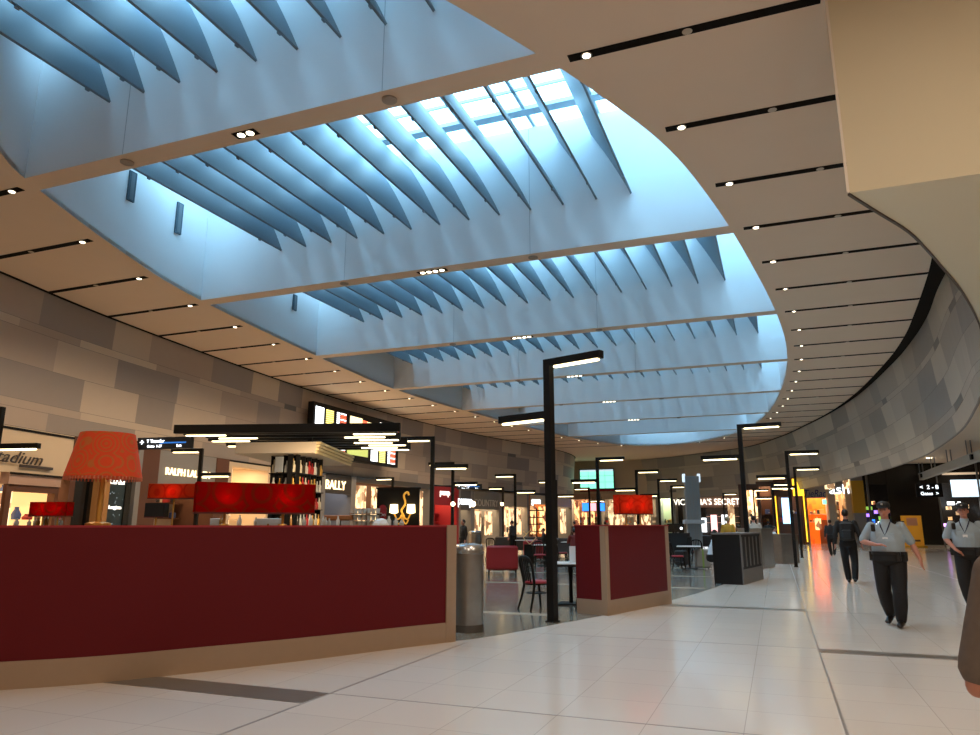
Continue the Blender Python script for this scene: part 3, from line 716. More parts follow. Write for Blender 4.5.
bottles(T0, a_, L_, [2.28,2.71,1.85], 2, 2, 'bottles on the left face of the tower', 'bottle on the left face of the tall black bottle shelving')
o = MB().box(.22,.48,-.03,-.01,2.72,3.1).obj('notice_card', mat('notice_grey',(.42,.46,.52),.5), label='pale grey notice card fixed on the left face of the bottle tower', cat='card'); o.location = (T0.x,T0.y,0); o.rotation_euler = (0,0,a_)
point_light('tower_fill','AREA',(T1.x+1.2,T1.y-1.0,2.7),38,(1,.75,.45),.5,rot=(math.radians(62),0,math.radians(35)))  # unseen fill lamp added to brighten the bottles

# ------------------------------------------------------------ litter bins, cabinets
def bin_(x, y, rad, h, lab):
    r = empty('litter_bin', (x,y,0), label=lab, cat='litter bin')
    MB().lathe([(rad*1.0,.0),(rad*1.0,.02),(rad,.12),(rad,h-.12)], 32).obj('body', M_steel, r, smooth=True)
    MB().lathe([(rad*1.03,.0),(rad*1.03,.10)], 32).obj('plinth', mat('steel_dark',(.16,.14,.12),.4,metal=.6), r)
    MB().lathe([(rad*1.02,h-.12),(rad*1.02,h-.04),(rad*.9,h),(rad*.3,h+.02)], 32).obj('lid', M_steellid, r, smooth=True)
bin_(*at(467.5,631,0),.225,1.18,'round brushed steel litter bin at the end of the long red counter')
x,y = at(475,557,0); bin_(x,y,.30,1.2,'far round steel litter bin behind the first one, before the shops')
# dark cabinet with slats
def cabinet(c0, c1, depth, h, lab, slats, mfront, mside, foot=.35):
    a = Vector(c0); b = Vector(c1); ang = math.atan2(b.y-a.y,b.x-a.x); L = (b-a).length
    r = empty('waiter_station', (a.x,a.y,0), ang, label=lab, cat='cabinet')
    MB().box(.0,L,.0,depth,foot*.0,h-.04).obj('body', mside, r)
    MB().box(-.015,L+.015,-.015,depth+.015,h-.04,h).obj('top', mfront, r)
    if slats:
        n = 6
        for i in range(n):
            x = .12+(L-.24)*i/(n-1); MB().box(x-.03,x+.03,-.02,0,.42,h-.1).obj('slat', mfront, r)
        MB().box(0,L,-.022,0,0,.36).obj('kick_board', mfront, r)
        for x in (0,L-.07): MB().box(x,x+.07,-.024,0,.36,h-.04).obj('frame', mfront, r)
    else:
        MB().rbox(.03,L-.03,-.02,0,.1,h-.08,.008).obj('door', mfront, r)
    return r, ang
cabinet(at(743,585,0), at(763,579,0), .70, 1.26, 'dark wooden waiter station with vertical slats beside the tall lamp post', True, M_slat, M_dkwood)
# fix orientation: left face visible as well
cabinet(at(764,569,0), at(775,567,0), .8, 1.36, 'grey steel cabinet standing behind the dark slatted station', False, M_steel, M_steel)
cabinet(at(783,564,0), at(800,563,0), .6, 1.12, 'steel box cabinet with a bright white top at the right edge of the seating', False, M_steel, M_steel)

# ------------------------------------------------------------ tables, chairs, armchairs
def cafe_chair(x, y, rz, lab):
    r = empty('cafe_chair', (x,y,0), rz, label=lab, cat='chair', group=None)
    MB().lathe([(.19,.44),(.205,.45),(.205,.475),(.18,.495)], 22).obj('seat', M_redup, r, smooth=True)
    MB().lathe([(.215,.425),(.215,.45)], 22).obj('seat_rim', M_black, r)
    for sx in (-1,1):
        MB().tube([(sx*.16,-.15,.43),(sx*.18,-.18,.2),(sx*.2,-.21,0)], [.025,.022,.018], 8).obj('leg', M_black, r, smooth=True)
        MB().tube([(sx*.17,.15,.43),(sx*.19,.20,.2),(sx*.21,.26,0)], [.025,.022,.018], 8).obj('leg', M_black, r, smooth=True)
    bk = spline([(-.17,.15,.43),(-.19,.19,.65),(-.18,.24,.83),(-.09,.26,.90),(.09,.26,.90),(.18,.24,.83),(.19,.19,.65),(.17,.15,.43)],5)
    MB().tube(bk, .025, 8).obj('back_frame', M_black, r, smooth=True)
    for q in (-.09,-.03,.03,.09): MB().tube([(q,.17,.46),(q,.22,.68),(q,.255,.88)], .013, 6).obj('spindle', M_black, r)
    for z in (.28,): MB().lathe([(.175,z-.01),(.19,z),(.175,z+.01),(.16,z)], 22).obj('stretcher', M_black, r)
    return r
def cafe_table(x, y, lab, w=.72, sq=True):
    r = empty('cafe_table', (x,y,0), .1, label=lab, cat='table')
    MB().rbox(-w/2,w/2,-w/2,w/2,.735,.765,.01).obj('tabletop', M_tabletop, r); MB().box(-w/2+.02,w/2-.02,-w/2+.02,w/2-.02,.70,.735).obj('apron', M_black, r)
    MB().lathe([(.04,.03),(.035,.4),(.05,.7)], 14).obj('pedestal', M_black, r, smooth=True)
    MB().rbox(-.24,.24,-.24,.24,0,.035,.012).obj('foot', M_black, r)
cafe_table(-3.72,13.75,'white topped cafe table with black pedestal behind the tall lamp post')
cafe_chair(-4.08,12.75,math.radians(140),'black bentwood chair with red round seat left of the white cafe table')
cafe_chair(-3.25,13.2,math.radians(-80),'black bentwood chair with red seat half hidden by the short red counter')
cafe_chair(-3.45,14.6,math.radians(180),'black bentwood chair with a red seat behind the white cafe table')
o = MB().rbox(-.1,.1,-.012,.012,0,.30,.004).obj('menu_card', M_badge, label='white upright menu card on the white cafe table right of the lamp post', cat='card'); o.location=(-3.62,13.7,.766)
def armchair(x, y, rz, lab, m, w=.85, nm='armchair', cat='armchair'):
    r = empty(nm, (x,y,0), rz, label=lab, cat=cat)
    MB().rbox(-w/2+.1,w/2-.1,-.35,.25,.17,.44,.04).obj('seat', m, r, smooth=True)
    MB().rbox(-w/2,w/2,.25,.42,.15,.86,.05).obj('backrest', m, r, smooth=True)
    for s in (-1,1):
        a, b = sorted((s*w/2, s*(w/2-.13))); MB().rbox(a,b,-.38,.25,.15,.62,.04).obj('armrest', m, r, smooth=True)
        for yy in (-.32,.34): MB().tube([(s*(w/2-.08),yy,.16),(s*(w/2-.06),yy,0)], [.025,.018], 8).obj('leg', M_black, r)
x,y = at(500,575,0); armchair(x,y+.2,math.radians(200),'red upholstered armchair seen from behind, near the steel litter bin',M_redup,w=.95)
x,y = at(537,562,0); armchair(x,y,math.radians(170),'red armchair beyond the bentwood chair',M_redup,w=.85)
M_dksofa = mat('dark_sofa', (.035,.032,.035), .7)
x,y = at(520,553,0); armchair(x,y,math.radians(190),'long dark sofa behind the red armchair',M_dksofa,w=2.6,nm='sofa',cat='sofa')
x,y = at(622,556,0)
x,y = at(668,560,0); armchair(x-.2,y-1,math.radians(90),'dark red armchair just right of the short red counter',M_redup,w=.9)
for i,(px,py,w,lab) in enumerate([(560,556,1.8,'dark sofa behind the tall foreground lamp post'),(640,550,2.4,'dark sofa beyond the short red counter'),(706,549,2.6,'dark sofa in front of the lettered pink shop'),(590,548,2.0,'far dark sofa under the green screen')]):
    x,y = at(px,py,0); armchair(x,y,math.radians(160+10*i),lab,M_dksofa,w=w,nm='sofa',cat='sofa')
for i,(px,py,lab) in enumerate([(545,566,'small white topped table beyond the bentwood chair'),(690,569,'low white topped table with luggage beside it, before the dark station'),(525,556,'small table carrying the gold diamond frame'),(572,560,'white topped table behind the lamp post base'),(655,556,'white topped table beyond the short counter'),(756,552,'white topped table where the seated guests sit')]):
    x,y = at(px,py,0); cafe_table(x,y,lab,w=.8)
cc = cafe_chair(*at(540,569,0), .5, 'black chair with red seat at the small table beyond the bentwood chair')
for px,py,a,lab in ((552,563,-1.2,'black chair on the far side of the small table beyond the bentwood chair'),(678,571,1.4,'black chair left of the low white luggage table'),(699,564,3.0,'black chair behind the low white luggage table'),
   (646,558,1.2,'black chair left of the table beyond the short counter'),(686,556,-1.0,'black chair before the dark till station'),(750,556,1.9,'black chair at the seated guests table'),(768,556,-1.7,'black chair between the guests table and the brown shop'),(584,558,2.4,'black chair near the back of the short counter, left side'),(492,560,.7,'black chair beyond the red armchair'),(562,566,2.0,'black chair just right of the tall foreground lamp post')):
    x,y = at(px,py,0); dup(cc, (x,y,0), a, lab)
# gold diamond frame
x,y = at(530,563,0); r = empty('wire_stand', (x,y,0), math.radians(15), label='gold diamond-shaped wire frame standing on a dark plinth', cat='ornament')
MB().box(-.22,.22,-.15,.15,0,.72).obj('plinth', M_black, r)
q = .26; pts = [(0,0,.72),(q,0,.72+q),(0,0,.72+2*q),(-q,0,.72+q),(0,0,.72)]
m = MB()
for a,b in zip(pts,pts[1:]): m.tube([a,b],.018,6)
m.tube([(-q*.5,0,.72+q*1.5),(-q*.95,0,.72+q*1.95)],.016,6); m.tube([(q*.5,0,.72+q*1.5),(q*.95,0,.72+q*1.95)],.016,6); m.obj('wire', M_goldp, r)
# luggage
def suitcase(x,y,rz,w,h,m,lab,strap=None):
    r = empty('suitcase', (x,y,0), rz, label=lab, cat='suitcase')
    MB().rbox(-w/2,w/2,-.14,.14,.05,h,.04).obj('shell', m, r, smooth=True)
    for s in (-1,1): MB().ball((s*(w/2-.06),0,.03),.03,8).obj('wheel', M_black, r)
    MB().tube([(-.1,0,h),(-.1,0,h+.05),(.1,0,h+.05),(.1,0,h)],.01,6).obj('handle', M_black, r)
    if strap: MB().box(-.03,.03,-.145,.145,.045,h+.005).obj('strap', strap, r)
x,y = at(703,569,0); suitcase(x,y,.3,.5,.66,mat('grey_case',(.30,.29,.27),.5),'grey suitcase with a green strap standing on the seating floor',mat('strap_green',(.25,.4,.1),.6))
x,y = at(682,567,0); suitcase(x,y,-.4,.42,.58,M_dkcloth,'black suitcase beside the low white table')
x,y = at(738,566,0)
# monitor with a bright dot
x,y = at(677,553,0); r = empty('till_screen', (x,y,0), label='dark till station with a screen glowing white dot, right of the short counter', cat='till')
MB().box(-.7,.7,0,.5,0,1.05).obj('stand', M_dkcloth, r); MB().rbox(-.45,.45,-.02,.06,1.1,1.55,.01).obj('screen', M_wblack, r); MB().box(-.04,.04,.0,.04,1.04,1.12).obj('neck', M_black, r)
MB().lathe([(.07,0),(.07,.02)],14).xf(Matrix.Translation((.3,-.02,1.3)) @ Matrix.Rotation(PI/2,4,'X')).obj('glow_dot', M_screenw, r)
# pylon
x,y,z = atd(691,476,45); r = empty('sign_pylon', (x,y,0), .3, label='tall grey metal pylon with two small lights on top, left of the pink lettered shop', cat='pylon')
MB().box(-.42,.42,-.25,.25,0,4.45).obj('column', M_conc, r); 
for q in (-.2,0,.2): MB().box(q-.02,q+.02,-.27,-.25,.3,4.3).obj('rib', M_wgrey, r)
for s in (-.46,.46): MB().box(s-.07,s+.07,-.15,.15,4.1,4.6).obj('light', mat('pylon_light',(.5,.6,.65),.4,emit=(.7,.85,1),es=.8), r)
MB().box(-.6,.6,-.4,.4,1.55,1.8).obj('shelf', mat('pale_shelf',(.45,.5,.55),.4), r)
# white sign board on the right
x,y = at(807,541,0); r = empty('notice_board', (x,y,0), .2, label='white upright notice board at the edge of the walkway before the orange shop', cat='board')
MB().box(-.42,.42,-.04,.04,.95,2.6).obj('panel', M_wpale, r)
for s in (-1,1): MB().box(s*.42-.03,s*.42+.03,-.05,.05,0,2.65).obj('post', M_steel, r)
print('furniture done')

# ------------------------------------------------------------ shops
def goods(root_loc, ang, spots, mats, lab, grp, seed=1):
    rr = random.Random(seed)
    for (s, d, z) in spots:
        x = root_loc[0]+math.cos(ang)*s-math.sin(ang)*d; y = root_loc[1]+math.sin(ang)*s+math.cos(ang)*d
        k = rr.random(); w = rr.uniform(.10,.24); h = rr.uniform(.16,.42)
        if k < .5: m = MB().rbox(-w,w,-.08,.08,0,h,.02)
        elif k < .8: m = MB().lathe([(w*.6,0),(w*.7,h*.4),(w*.3,h*.8),(w*.3,h)], 10)
        else: m = MB().ball((0,0,h*.5),(w*.8,w*.8,h*.5),10)
        o = m.obj('shop_goods', rr.choice(mats), smooth=True, label=lab, cat='goods', group=grp); o.location = (x,y,z); o.rotation_euler = (0,0,ang)
GM = [mat('g_cream',(.6,.5,.36),.5), mat('g_brown',(.18,.08,.04),.5), mat('g_black',(.03,.03,.03),.4), mat('g_red',(.4,.03,.03),.5), M_china, mat('g_gold',(.6,.35,.1),.4), mat('g_blue',(.08,.12,.3),.5)]
def shop(P0, P1, ztop, zf, mf, back, lab, sign=None, pill=M_wgrey, depth=1.9, power=60, col=(1,.72,.42), shelves=2, goods_n=8, goodslab=None, pillw=.25, glowpanels=0, mg=None, seed=1, zsh=1.75):
    P0 = Vector(P0); P1 = Vector(P1); an = math.atan2(P1.y-P0.y,P1.x-P0.x); L = (P1-P0).length
    r = empty('shop', (P0.x,P0.y,0), an, label=lab, cat='shop')
    MB().box(0,L,-.05,.25,zf,ztop).obj('fascia', mf, r)
    MB().box(0,L,depth,depth+.08,0,ztop).obj('back_wall', back, r)
    MB().box(0,L,.25,depth,ztop-.08,ztop).obj('shop_ceiling', M_wcream, r)
    for x in (0, L-pillw): MB().box(x,x+pillw,-.08,depth if x == 0 or True else .3,0,ztop).obj('side_wall', pill, r)
    for i in range(shelves):
        z = zsh+i*.62
        MB().box(pillw+.05,L-pillw-.05,depth-.5,depth,z-.04,z).obj('shelf', pill, r)
    if goods_n:
        sp = []
        for i in range(goods_n): sp.append((pillw+.2+(L-2*pillw-.4)*((i*.618)%1), depth-.3, zsh+(i%max(1,shelves))*.62))
        goods(P0, an, sp, GM, 'item on the lit shelves of the '+(goodslab or 'shop'), 'goods in the '+(goodslab or 'shop'), seed)
    for i in range(glowpanels):
        x = pillw+.2+(L-2*pillw-.4)*(i+.5)/glowpanels; w = (L-2*pillw-.4)/glowpanels*.32
        MB().box(x-w,x+w,.3,.36,.7,zf-.15).obj('display_panel', mg, r)  # glow stands in for the lit shop window
    if sign:
        body, size, mt, s, z = sign[:5]; sh = sign[5] if len(sign) > 5 else 0; sxx = sign[6] if len(sign) > 6 else 1
        text('sign_lettering', body, size, mt, r, (L*s,-.07,z), shear=sh, sx=sxx, ext=.02)
    if power:
        c = P0+(P1-P0)*.5+Vector((-math.sin(an),math.cos(an)))*depth*.45
        point_light('shop_light','AREA',(c.x,c.y,ztop-.15),power,col,max(.6,L*.6),rot=(0,0,an),sy=1.2)
    return r, an, L
LW = [(x-.15,y) for x,y in LTOP]
def wall_at(px, path=LW, D=None):
    d = ray(px, 500); s = d[1]/d[0] if d[0] else 1e9
    best = None
    for a, b in zip(path, path[1:]):
        # intersect ray t*(dx,dy) with segment
        ex, ey = b[0]-a[0], b[1]-a[1]; den = d[0]*ey-d[1]*ex
        if abs(den) < 1e-9: continue
        t = (a[0]*ey-a[1]*ex)/den; u = (a[0]*d[1]-a[1]*d[0])/den
        if t > 0 and -1e-6 <= u <= 1+1e-6 and (best is None or t < best[0]): best = (t, t*d[0], t*d[1])
    return (best[1], best[2])
def wz(px, py, path=LW):
    x, y = wall_at(px, path); d = ray(px, py); t = (x*x+y*y)**.5/(d[0]**2+d[1]**2)**.5
    return CZ+t*d[2]
def S(px0, px1, **k):
    return shop(wall_at(px0), wall_at(px1), **k)
r_s, _, _ = S(-50,71, ztop=4.27, zf=2.95, mf=M_wcream, back=M_wcream, lab='cream shop with dark italic lettering above a warm lit window, far left', sign=None, pill=M_wbrown, power=80, goods_n=10, goodslab='cream shop at the far left', seed=2)
r = empty('shop_window', (*wall_at(3),0))
pa = Vector(wall_at(3)); pb = Vector(wall_at(56)); an = math.atan2(pb.y-pa.y,pb.x-pa.x); L = (pb-pa).length; r.rotation_euler = (0,0,an)
Minv = (Matrix.Translation(r_s.location) @ r_s.rotation_euler.to_matrix().to_4x4()).inverted(); MW = Matrix.Translation(r.location) @ r.rotation_euler.to_matrix().to_4x4(); r.parent = r_s; r.matrix_local = Minv @ MW
MB().box(0,L,-.1,.2,2.62,2.95).obj('soffit', M_wpink, r); MB().box(0,L,-.14,-.1,2.9,2.96).obj('dark_band', M_black, r)
for x0,x1,z0,z1 in ((0,L,2.42,2.62),(0,.2,.3,2.42),(L-.15,L,.3,2.42),(0,L,.2,.5)): MB().box(x0,x1,-.06,.06,z0,z1).obj('frame', M_wbrown, r)
MB().box(.2,L-.15,.20,.24,.5,2.42).obj('display_back', mat('window_amber',(.9,.6,.3),.5,emit=(1,.60,.22),es=.95,noise=.2,nscale=1.5), r); MB().box(.3,.42,.1,.9,.5,2.42).obj('side_light', M_glowcream, r)  # emission paints in the lit window interior
text('sign_lettering','Stadium',.50,M_txtd,r,(.10,-.12,3.22),shear=.4,sx=1.25)
MB().box(-2,L+1.2,-.09,-.06,4.17,4.24).obj('edge_line', M_black, r)
MB().box(.3,1.6,-.13,-.1,3.12,3.2).obj('hand_rail', M_txtd, r)
goods(pa, an, [(.7+i*.42,.14,1.62) for i in range(5)], GM, 'item standing in the brown framed lit window at the far left', 'goods in the brown framed window', 5)
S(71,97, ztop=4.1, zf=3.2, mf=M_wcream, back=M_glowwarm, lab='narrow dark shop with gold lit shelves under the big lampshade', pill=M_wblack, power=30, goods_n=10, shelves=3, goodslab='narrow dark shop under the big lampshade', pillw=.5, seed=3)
# speckled black perfume column
pa = Vector(wall_at(97)); pb = Vector(wall_at(119)); an = math.atan2(pb.y-pa.y,pb.x-pa.x); L = (pb-pa).length
Mspk = mat('speckled_black', (.03,.05,.06), .3); 
nt = Mspk.node_tree; tc = nt.nodes.new('ShaderNodeTexCoord'); v = nt.nodes.new('ShaderNodeTexVoronoi'); v.inputs['Scale'].default_value = 9; mr = nt.nodes.new('ShaderNodeMapRange'); mr.inputs[1].default_value=.16; mr.inputs[2].default_value=.10; mr.inputs[3].default_value=0; mr.inputs[4].default_value=1.2
nt.links.new(tc.outputs['Object'],v.inputs['Vector']); nt.links.new(v.outputs['Distance'],mr.inputs[0]); nt.links.new(mr.outputs[0],nt.nodes['Principled BSDF'].inputs['Emission Strength']); nt.nodes['Principled BSDF'].inputs['Emission Color'].default_value=(.6,.75,.85,1)
r = empty('advert_column', (pa.x,pa.y,0), an, label='black speckled advertising column with white lettering under the big lampshade', cat='column')
MB().box(0,L*.75,-.4,.4,0,3.6).obj('lit_panel', Mspk, r); MB().box(L*.75,L,-.45,.4,0,3.7).obj('side_post', M_wblack, r)
text('sign_lettering','Cartier',.26,M_txtw,r,(L*.36,-.42,2.83)); text('sign_lettering','Longines',.17,M_txtw,r,(L*.36,-.42,2.0))
MB().box(-.35,0,-.45,.2,0,3.4).obj('gold_edge', mat('bronze',(.4,.2,.07),.5), r)
S(119,137, ztop=4.27, zf=3.9, mf=M_wgrey, back=M_wgrey, lab='plain grey wall section with small fittings, left of the grey lettered shop', pill=M_wgrey, power=0, goods_n=0, shelves=0, depth=.3)
S(137,225, ztop=4.27, zf=2.75, mf=M_wgrey, back=M_wcream, lab='grey shopfront with lit capital lettering between dark brown columns', sign=('RALPH LAUREN',.40,M_txtwarm,.50,3.36,0,1.0), pill=M_wbrown, pillw=.9, power=70, goods_n=14, shelves=2, goodslab='grey shop with lit capital lettering', seed=4)
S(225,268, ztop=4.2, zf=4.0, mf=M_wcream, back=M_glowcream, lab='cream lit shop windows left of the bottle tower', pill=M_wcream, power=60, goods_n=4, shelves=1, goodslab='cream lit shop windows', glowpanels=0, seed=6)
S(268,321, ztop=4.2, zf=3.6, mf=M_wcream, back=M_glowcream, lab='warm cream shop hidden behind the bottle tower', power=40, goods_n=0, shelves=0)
S(321,352, ztop=4.25, zf=3.2, mf=mat('fascia_charcoal',(.05,.045,.045),.5), back=M_wgrey, lab='shop with charcoal fascia and lit white capital lettering right of the bottle tower', sign=('BALLY',.72,M_txtwarm,.40,3.42,0,1.05), pill=M_wgrey, power=25, col=(.8,.85,1), goods_n=3, shelves=1, goodslab='charcoal fascia shop', seed=7)
S(352,432, ztop=4.27, zf=3.95, mf=mat('fascia_dark2',(.07,.065,.06),.5), back=M_wbrown, lab='dark brown shop with yellow lit squares behind the black panel', power=60, goods_n=10, shelves=2, goodslab='dark brown shop behind the black panel', glowpanels=5, mg=M_glowcream, seed=8)
r_, an, L = S(432,458, ztop=4.2, zf=2.9, mf=M_redup, back=M_wcream, lab='red fascia shop with white lettering, left of the grey banded shop', sign=('pump',.62,M_txtw,.45,3.6), pill=M_redup, power=90, goods_n=8, goodslab='red fascia shop', pillw=.3, seed=9)
S(458,472, ztop=4.1, zf=2.6, mf=mat('fascia_grey3',(.09,.09,.095),.5), back=M_wcream, lab='narrow grey shop with a cool white lit sign, right of the red shop', sign=('pump',.95,M_txtc,.45,3.0), power=70, goods_n=4, goodslab='grey shop with cool white sign', seed=10)
S(472,500, ztop=4.1, zf=2.7, mf=mat('fascia_grey4',(.20,.19,.175),.5), back=M_wcream, lab='grey banded fashion shop with warm mannequin windows', sign=('COUNTRY ROAD',.75,M_txtgrey,.75,2.95), power=130, goods_n=14, shelves=3, goodslab='grey banded fashion shop', glowpanels=2, mg=M_glowcream, zsh=.9, seed=11)
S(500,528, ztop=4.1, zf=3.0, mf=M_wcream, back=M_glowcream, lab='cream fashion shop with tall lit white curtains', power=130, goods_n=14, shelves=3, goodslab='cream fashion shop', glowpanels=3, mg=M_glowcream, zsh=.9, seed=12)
S(528,552, ztop=4.1, zf=3.3, mf=M_wcream, back=M_wbrown, lab='orange brown shop left of the tall foreground lamp post', sign=('guess',.8,M_txtc,.3,3.35), power=120, goods_n=8, goodslab='orange brown shop', pill=mat('orange_wood2',(.45,.15,.04),.5), glowpanels=2, mg=M_glowwarm, seed=13)
S(552,571, ztop=4.1, zf=3.2, mf=M_wcream, back=M_wgrey, lab='pale shop behind the tall foreground lamp post', power=100, goods_n=6, goodslab='pale shop', glowpanels=2, mg=M_glowcream, seed=14)
# green bulbs & small globe lights outside shops
for px, py, D in ((453,504,30),(473,504,34),(502,504,40)):
    x,y,z = atd(px,py,D); r = empty('globe_light', (x,y,z), label='small round bright globe light by the shops, %s' % {453:'left one next to the red shop',473:'largest, beside the cool white sign',502:'right one over the mannequin window'}[px], cat='light')
    MB().ball((0,0,0),.13 if px==473 else .09,12).obj('globe', mat('globe_glow',(1,.9,.7),.5,emit=(1,.7,.35),es=12), r, smooth=True); MB().tube([(0,0,.1),(0,0,.6)],.012,6).obj('cord', M_black, r)
# display shelving stand (round plates) in front
x,y = at(537,548,0); r = empty('shoe_stand', (x,y,0), label='dark stand of stacked round shelves before the cream fashion shop', cat='stand')
MB().tube([(0,0,0),(0,0,2.6)],.05,8).obj('post', M_black, r)
for i in range(5): MB().lathe([(.5,0),(.5,.06)],16,(0,0,.6+i*.45)).obj('shelf', M_black, r)

# --- far end and right-hand shops
def X(px, Y): return atY(px,540,Y)[0]
def R(px0,px1,Y,**k): return shop((X(px0,Y),Y),(X(px1,Y),Y),**k)
def zz(py, px, Y): return atY(px,py,Y)[1]
R(569,600,80, ztop=4.9, zf=4.3, mf=M_wpink, back=M_wbrown, lab='warm dark food shop under the far green screen, left part', power=200, goods_n=12, shelves=3, goodslab='warm food shop under the green screen', glowpanels=3, mg=M_glowwarm, seed=15, zsh=1.2)
R(600,660,80, ztop=4.9, zf=4.3, mf=M_wcream, back=M_wgrey, lab='dim shop with a bright strip light, behind the orange counter lamp', power=200, goods_n=10, shelves=2, goodslab='dim far shop behind the orange lamp', glowpanels=2, mg=M_glowcream, seed=16)
r,an,L = R(660,675,80, ztop=6.0, zf=5.3, mf=M_wcream, back=mat('pale_green',(.45,.5,.35),.5), lab='tall pale green lit shop window left of the grey pylon', power=350, col=(.9,1,.7), goods_n=4, shelves=1, goodslab='pale green window', seed=17)
R(675,687,80, ztop=5.3, zf=4.6, mf=M_wpink, back=M_wblack, lab='dark shop opening left of the grey pylon', power=30, goods_n=0, shelves=0)
r,an,L = R(687,745,77, ztop=4.9, zf=3.25, mf=M_wpink, back=M_wblack, lab='pink shopfront with white capital lettering behind the grey pylon', power=120, goods_n=0, shelves=2, pill=M_wpink, pillw=.2, seed=18)
text('sign_lettering',"VICTORIA'S SECRET",.85,M_txtw,r,(L*.38,-.1,3.5),sx=.86,ext=.02)
MB().box(.9,2.0,.3,.36,2.2,3.5).obj('lightbox', M_wblack, r); MB().box(.4,1.5,.28,.3,2.9,3.4).obj('pink_sign', M_glowpink, r)
for i in range(4): MB().box(.3+i*1.05,.9+i*1.05,.5,.55,.8,2.5).obj('lit_cabinet', [mat('pinkwhite',(.9,.6,.6),.5,emit=(1,.5,.5),es=1.6),M_screenw][i%2], r)
for i,(a,b) in enumerate([(4.15,4.75),(5.2,5.9),(6.3,6.9)]): MB().box(a,b,-.08,-.02,.8,3.5).obj('poster', M_glowcream if i != 1 else M_wblack, r); 
R(742,771,66, ztop=4.9, zf=4.4, mf=M_wbrown, back=M_glowcream, lab='brown shopfront with tall cream lit windows, right of the pink shop', pill=M_wbrown, pillw=.3, power=100, goods_n=10, shelves=3, goodslab='brown shop right of the pink shop', zsh=1.0, seed=19)
R(760,778,64, ztop=5.0, zf=4.6, mf=M_wbrown, back=M_wbrown, lab='dark brown panelled shop wall behind the lamp posts', pill=M_wbrown, power=60, goods_n=5, goodslab='dark brown panelled shop', seed=20)
r,an,L = R(778,809,63, ztop=5.2, zf=3.7, mf=M_wbrown, back=M_wbrown, lab='brown shop edged with glowing yellow strips, before the orange shop', pill=M_wbrown, power=60, goods_n=4, goodslab='shop with glowing yellow strips', seed=21)
MB().box(L*.62,L*.98,-.12,-.06,3.75,5.1).obj('yellow_panel', M_glowyel, r)
for q in (.03,.55,.75,.95): MB().box(L*q-.045,L*q+.045,-.14,-.08,.2,3.75).obj('yellow_strip', M_glowyel, r)
MB().box(L*.22,L*.48,-.1,-.06,1.6,3.6).obj('screen', mat('screen_sky',(.4,.6,.9),.4,emit=(.35,.65,1),es=2.4), r)
MB().box(L*.2,L*.5,-.1,-.06,4.2,4.8).obj('lit_sign', M_glowcream, r)
r,an,L = R(809,832,64, ztop=5.35, zf=3.6, mf=M_wpale, back=M_gloworange, lab='orange lit shop under a pale fascia with dark blue script', sign=('TieRack',.80,M_txtblue,.5,3.70,.3,.75), pill=M_wpale, pillw=.12, power=150, goods_n=8, goodslab='orange lit shop', seed=22)
MB().box(L*.55,L*.9,1.0,1.6,.0,1.9).obj('display_table', mat('orange_dark',(.35,.08,.02),.4), r); MB().box(L*.35,L*.62,.5,.6,1.1,2.0).obj('flame_display', M_glowwarm, r)
MB().box(L*.75,L*.97,.2,.25,3.1,3.5).obj('exit_light', M_screeng, r)
r,an,L = R(832,857,61, ztop=5.6, zf=3.9, mf=M_wgrey, back=M_wcream, lab='pale shopfront with glowing white sign, left of the yellow pillar', sign=('ash',1.0,M_txtc,.5,3.80,0,1.1), pill=mat('shop_pale2',(.55,.45,.33),.5), pillw=.5, power=150, goods_n=8, shelves=3, goodslab='pale shop left of the yellow pillar', glowpanels=1, mg=mat('poster_orange',(.8,.4,.2),.5,emit=(1,.35,.12),es=.9), seed=23)
for q in (.12,.88): MB().box(L*q-.35,L*q+.35,-.1,-.05,4.15,5.55).obj('lit_panel', M_glowcream, r)
x0 = X(857,60); x1 = X(869,60)
r = empty('pillar', (x0,60,0), label='square grey pillar with a yellow upper half, right of the pale shop', cat='pillar')
MB().box(0,x1-x0,0,.9,0,5.7).obj('shaft', M_wgrey, r); MB().box(-.02,x1-x0+.02,-.05,.95,2.35,4.7).obj('yellow_panel', M_wyel, r)
# black shop
x0 = X(869,60); x1 = X(1010,60)
r = empty('shop', (x0,58,0), label='long glossy black shopfront with small coloured lights behind the two officers', cat='shop')
L = x1-x0
MB().box(0,L,.0,.2,4.3,5.65).obj('fascia', M_wblack, r); MB().box(0,L,5,5.1,0,5.7).obj('back_wall', M_wblack, r); MB().box(0,L,.0,5,5.6,5.68).obj('shop_ceiling', M_wblack, r)
MB().box(L*.15,L*.5,-.1,.0,0.15,5.5).obj('black_panel', M_wblack, r); MB().box(0,L,-.05,.3,0,.14).obj('plinth', M_wpale, r)
for x in (0,L*.5,L*.78): MB().box(x,x+.12,-.12,.1,0,5.6).obj('mullion', mat('mullion_grey',(.1,.1,.1),.4), r)
MB().box(L*.60,L*.80,-.1,-.04,3.35,4.5).obj('screen', mat('screen_pale',(.6,.75,.85),.3,emit=(.6,.78,.95),es=1.0), r)
MB().box(L*.55,L*.80,-.08,-.02,4.85,5.0).obj('strip_light', mat('strip_dim',(.6,.5,.4),.4,emit=(1,.75,.5),es=.35), r)
rr = random.Random(4)
lm = [M_screenb, M_glowpink, M_screenw, M_glowwarm, mat('violet_glow',(.4,.2,.9),.5,emit=(.4,.2,1),es=1.5), M_glowcream, mat('green_glow',(.3,.6,.1),.5,emit=(.3,.6,.1),es=.7)]
for i in range(26):
    x = L*rr.choice([rr.uniform(.02,.13), rr.uniform(.52,.76), rr.uniform(.52,.98)]); z = rr.uniform(.8,3.1); w = rr.uniform(.08,.25)
    MB().box(x-w,x+w,3,3.1,z-.12,z+.12).obj('display_light', rr.choice(lm), r)
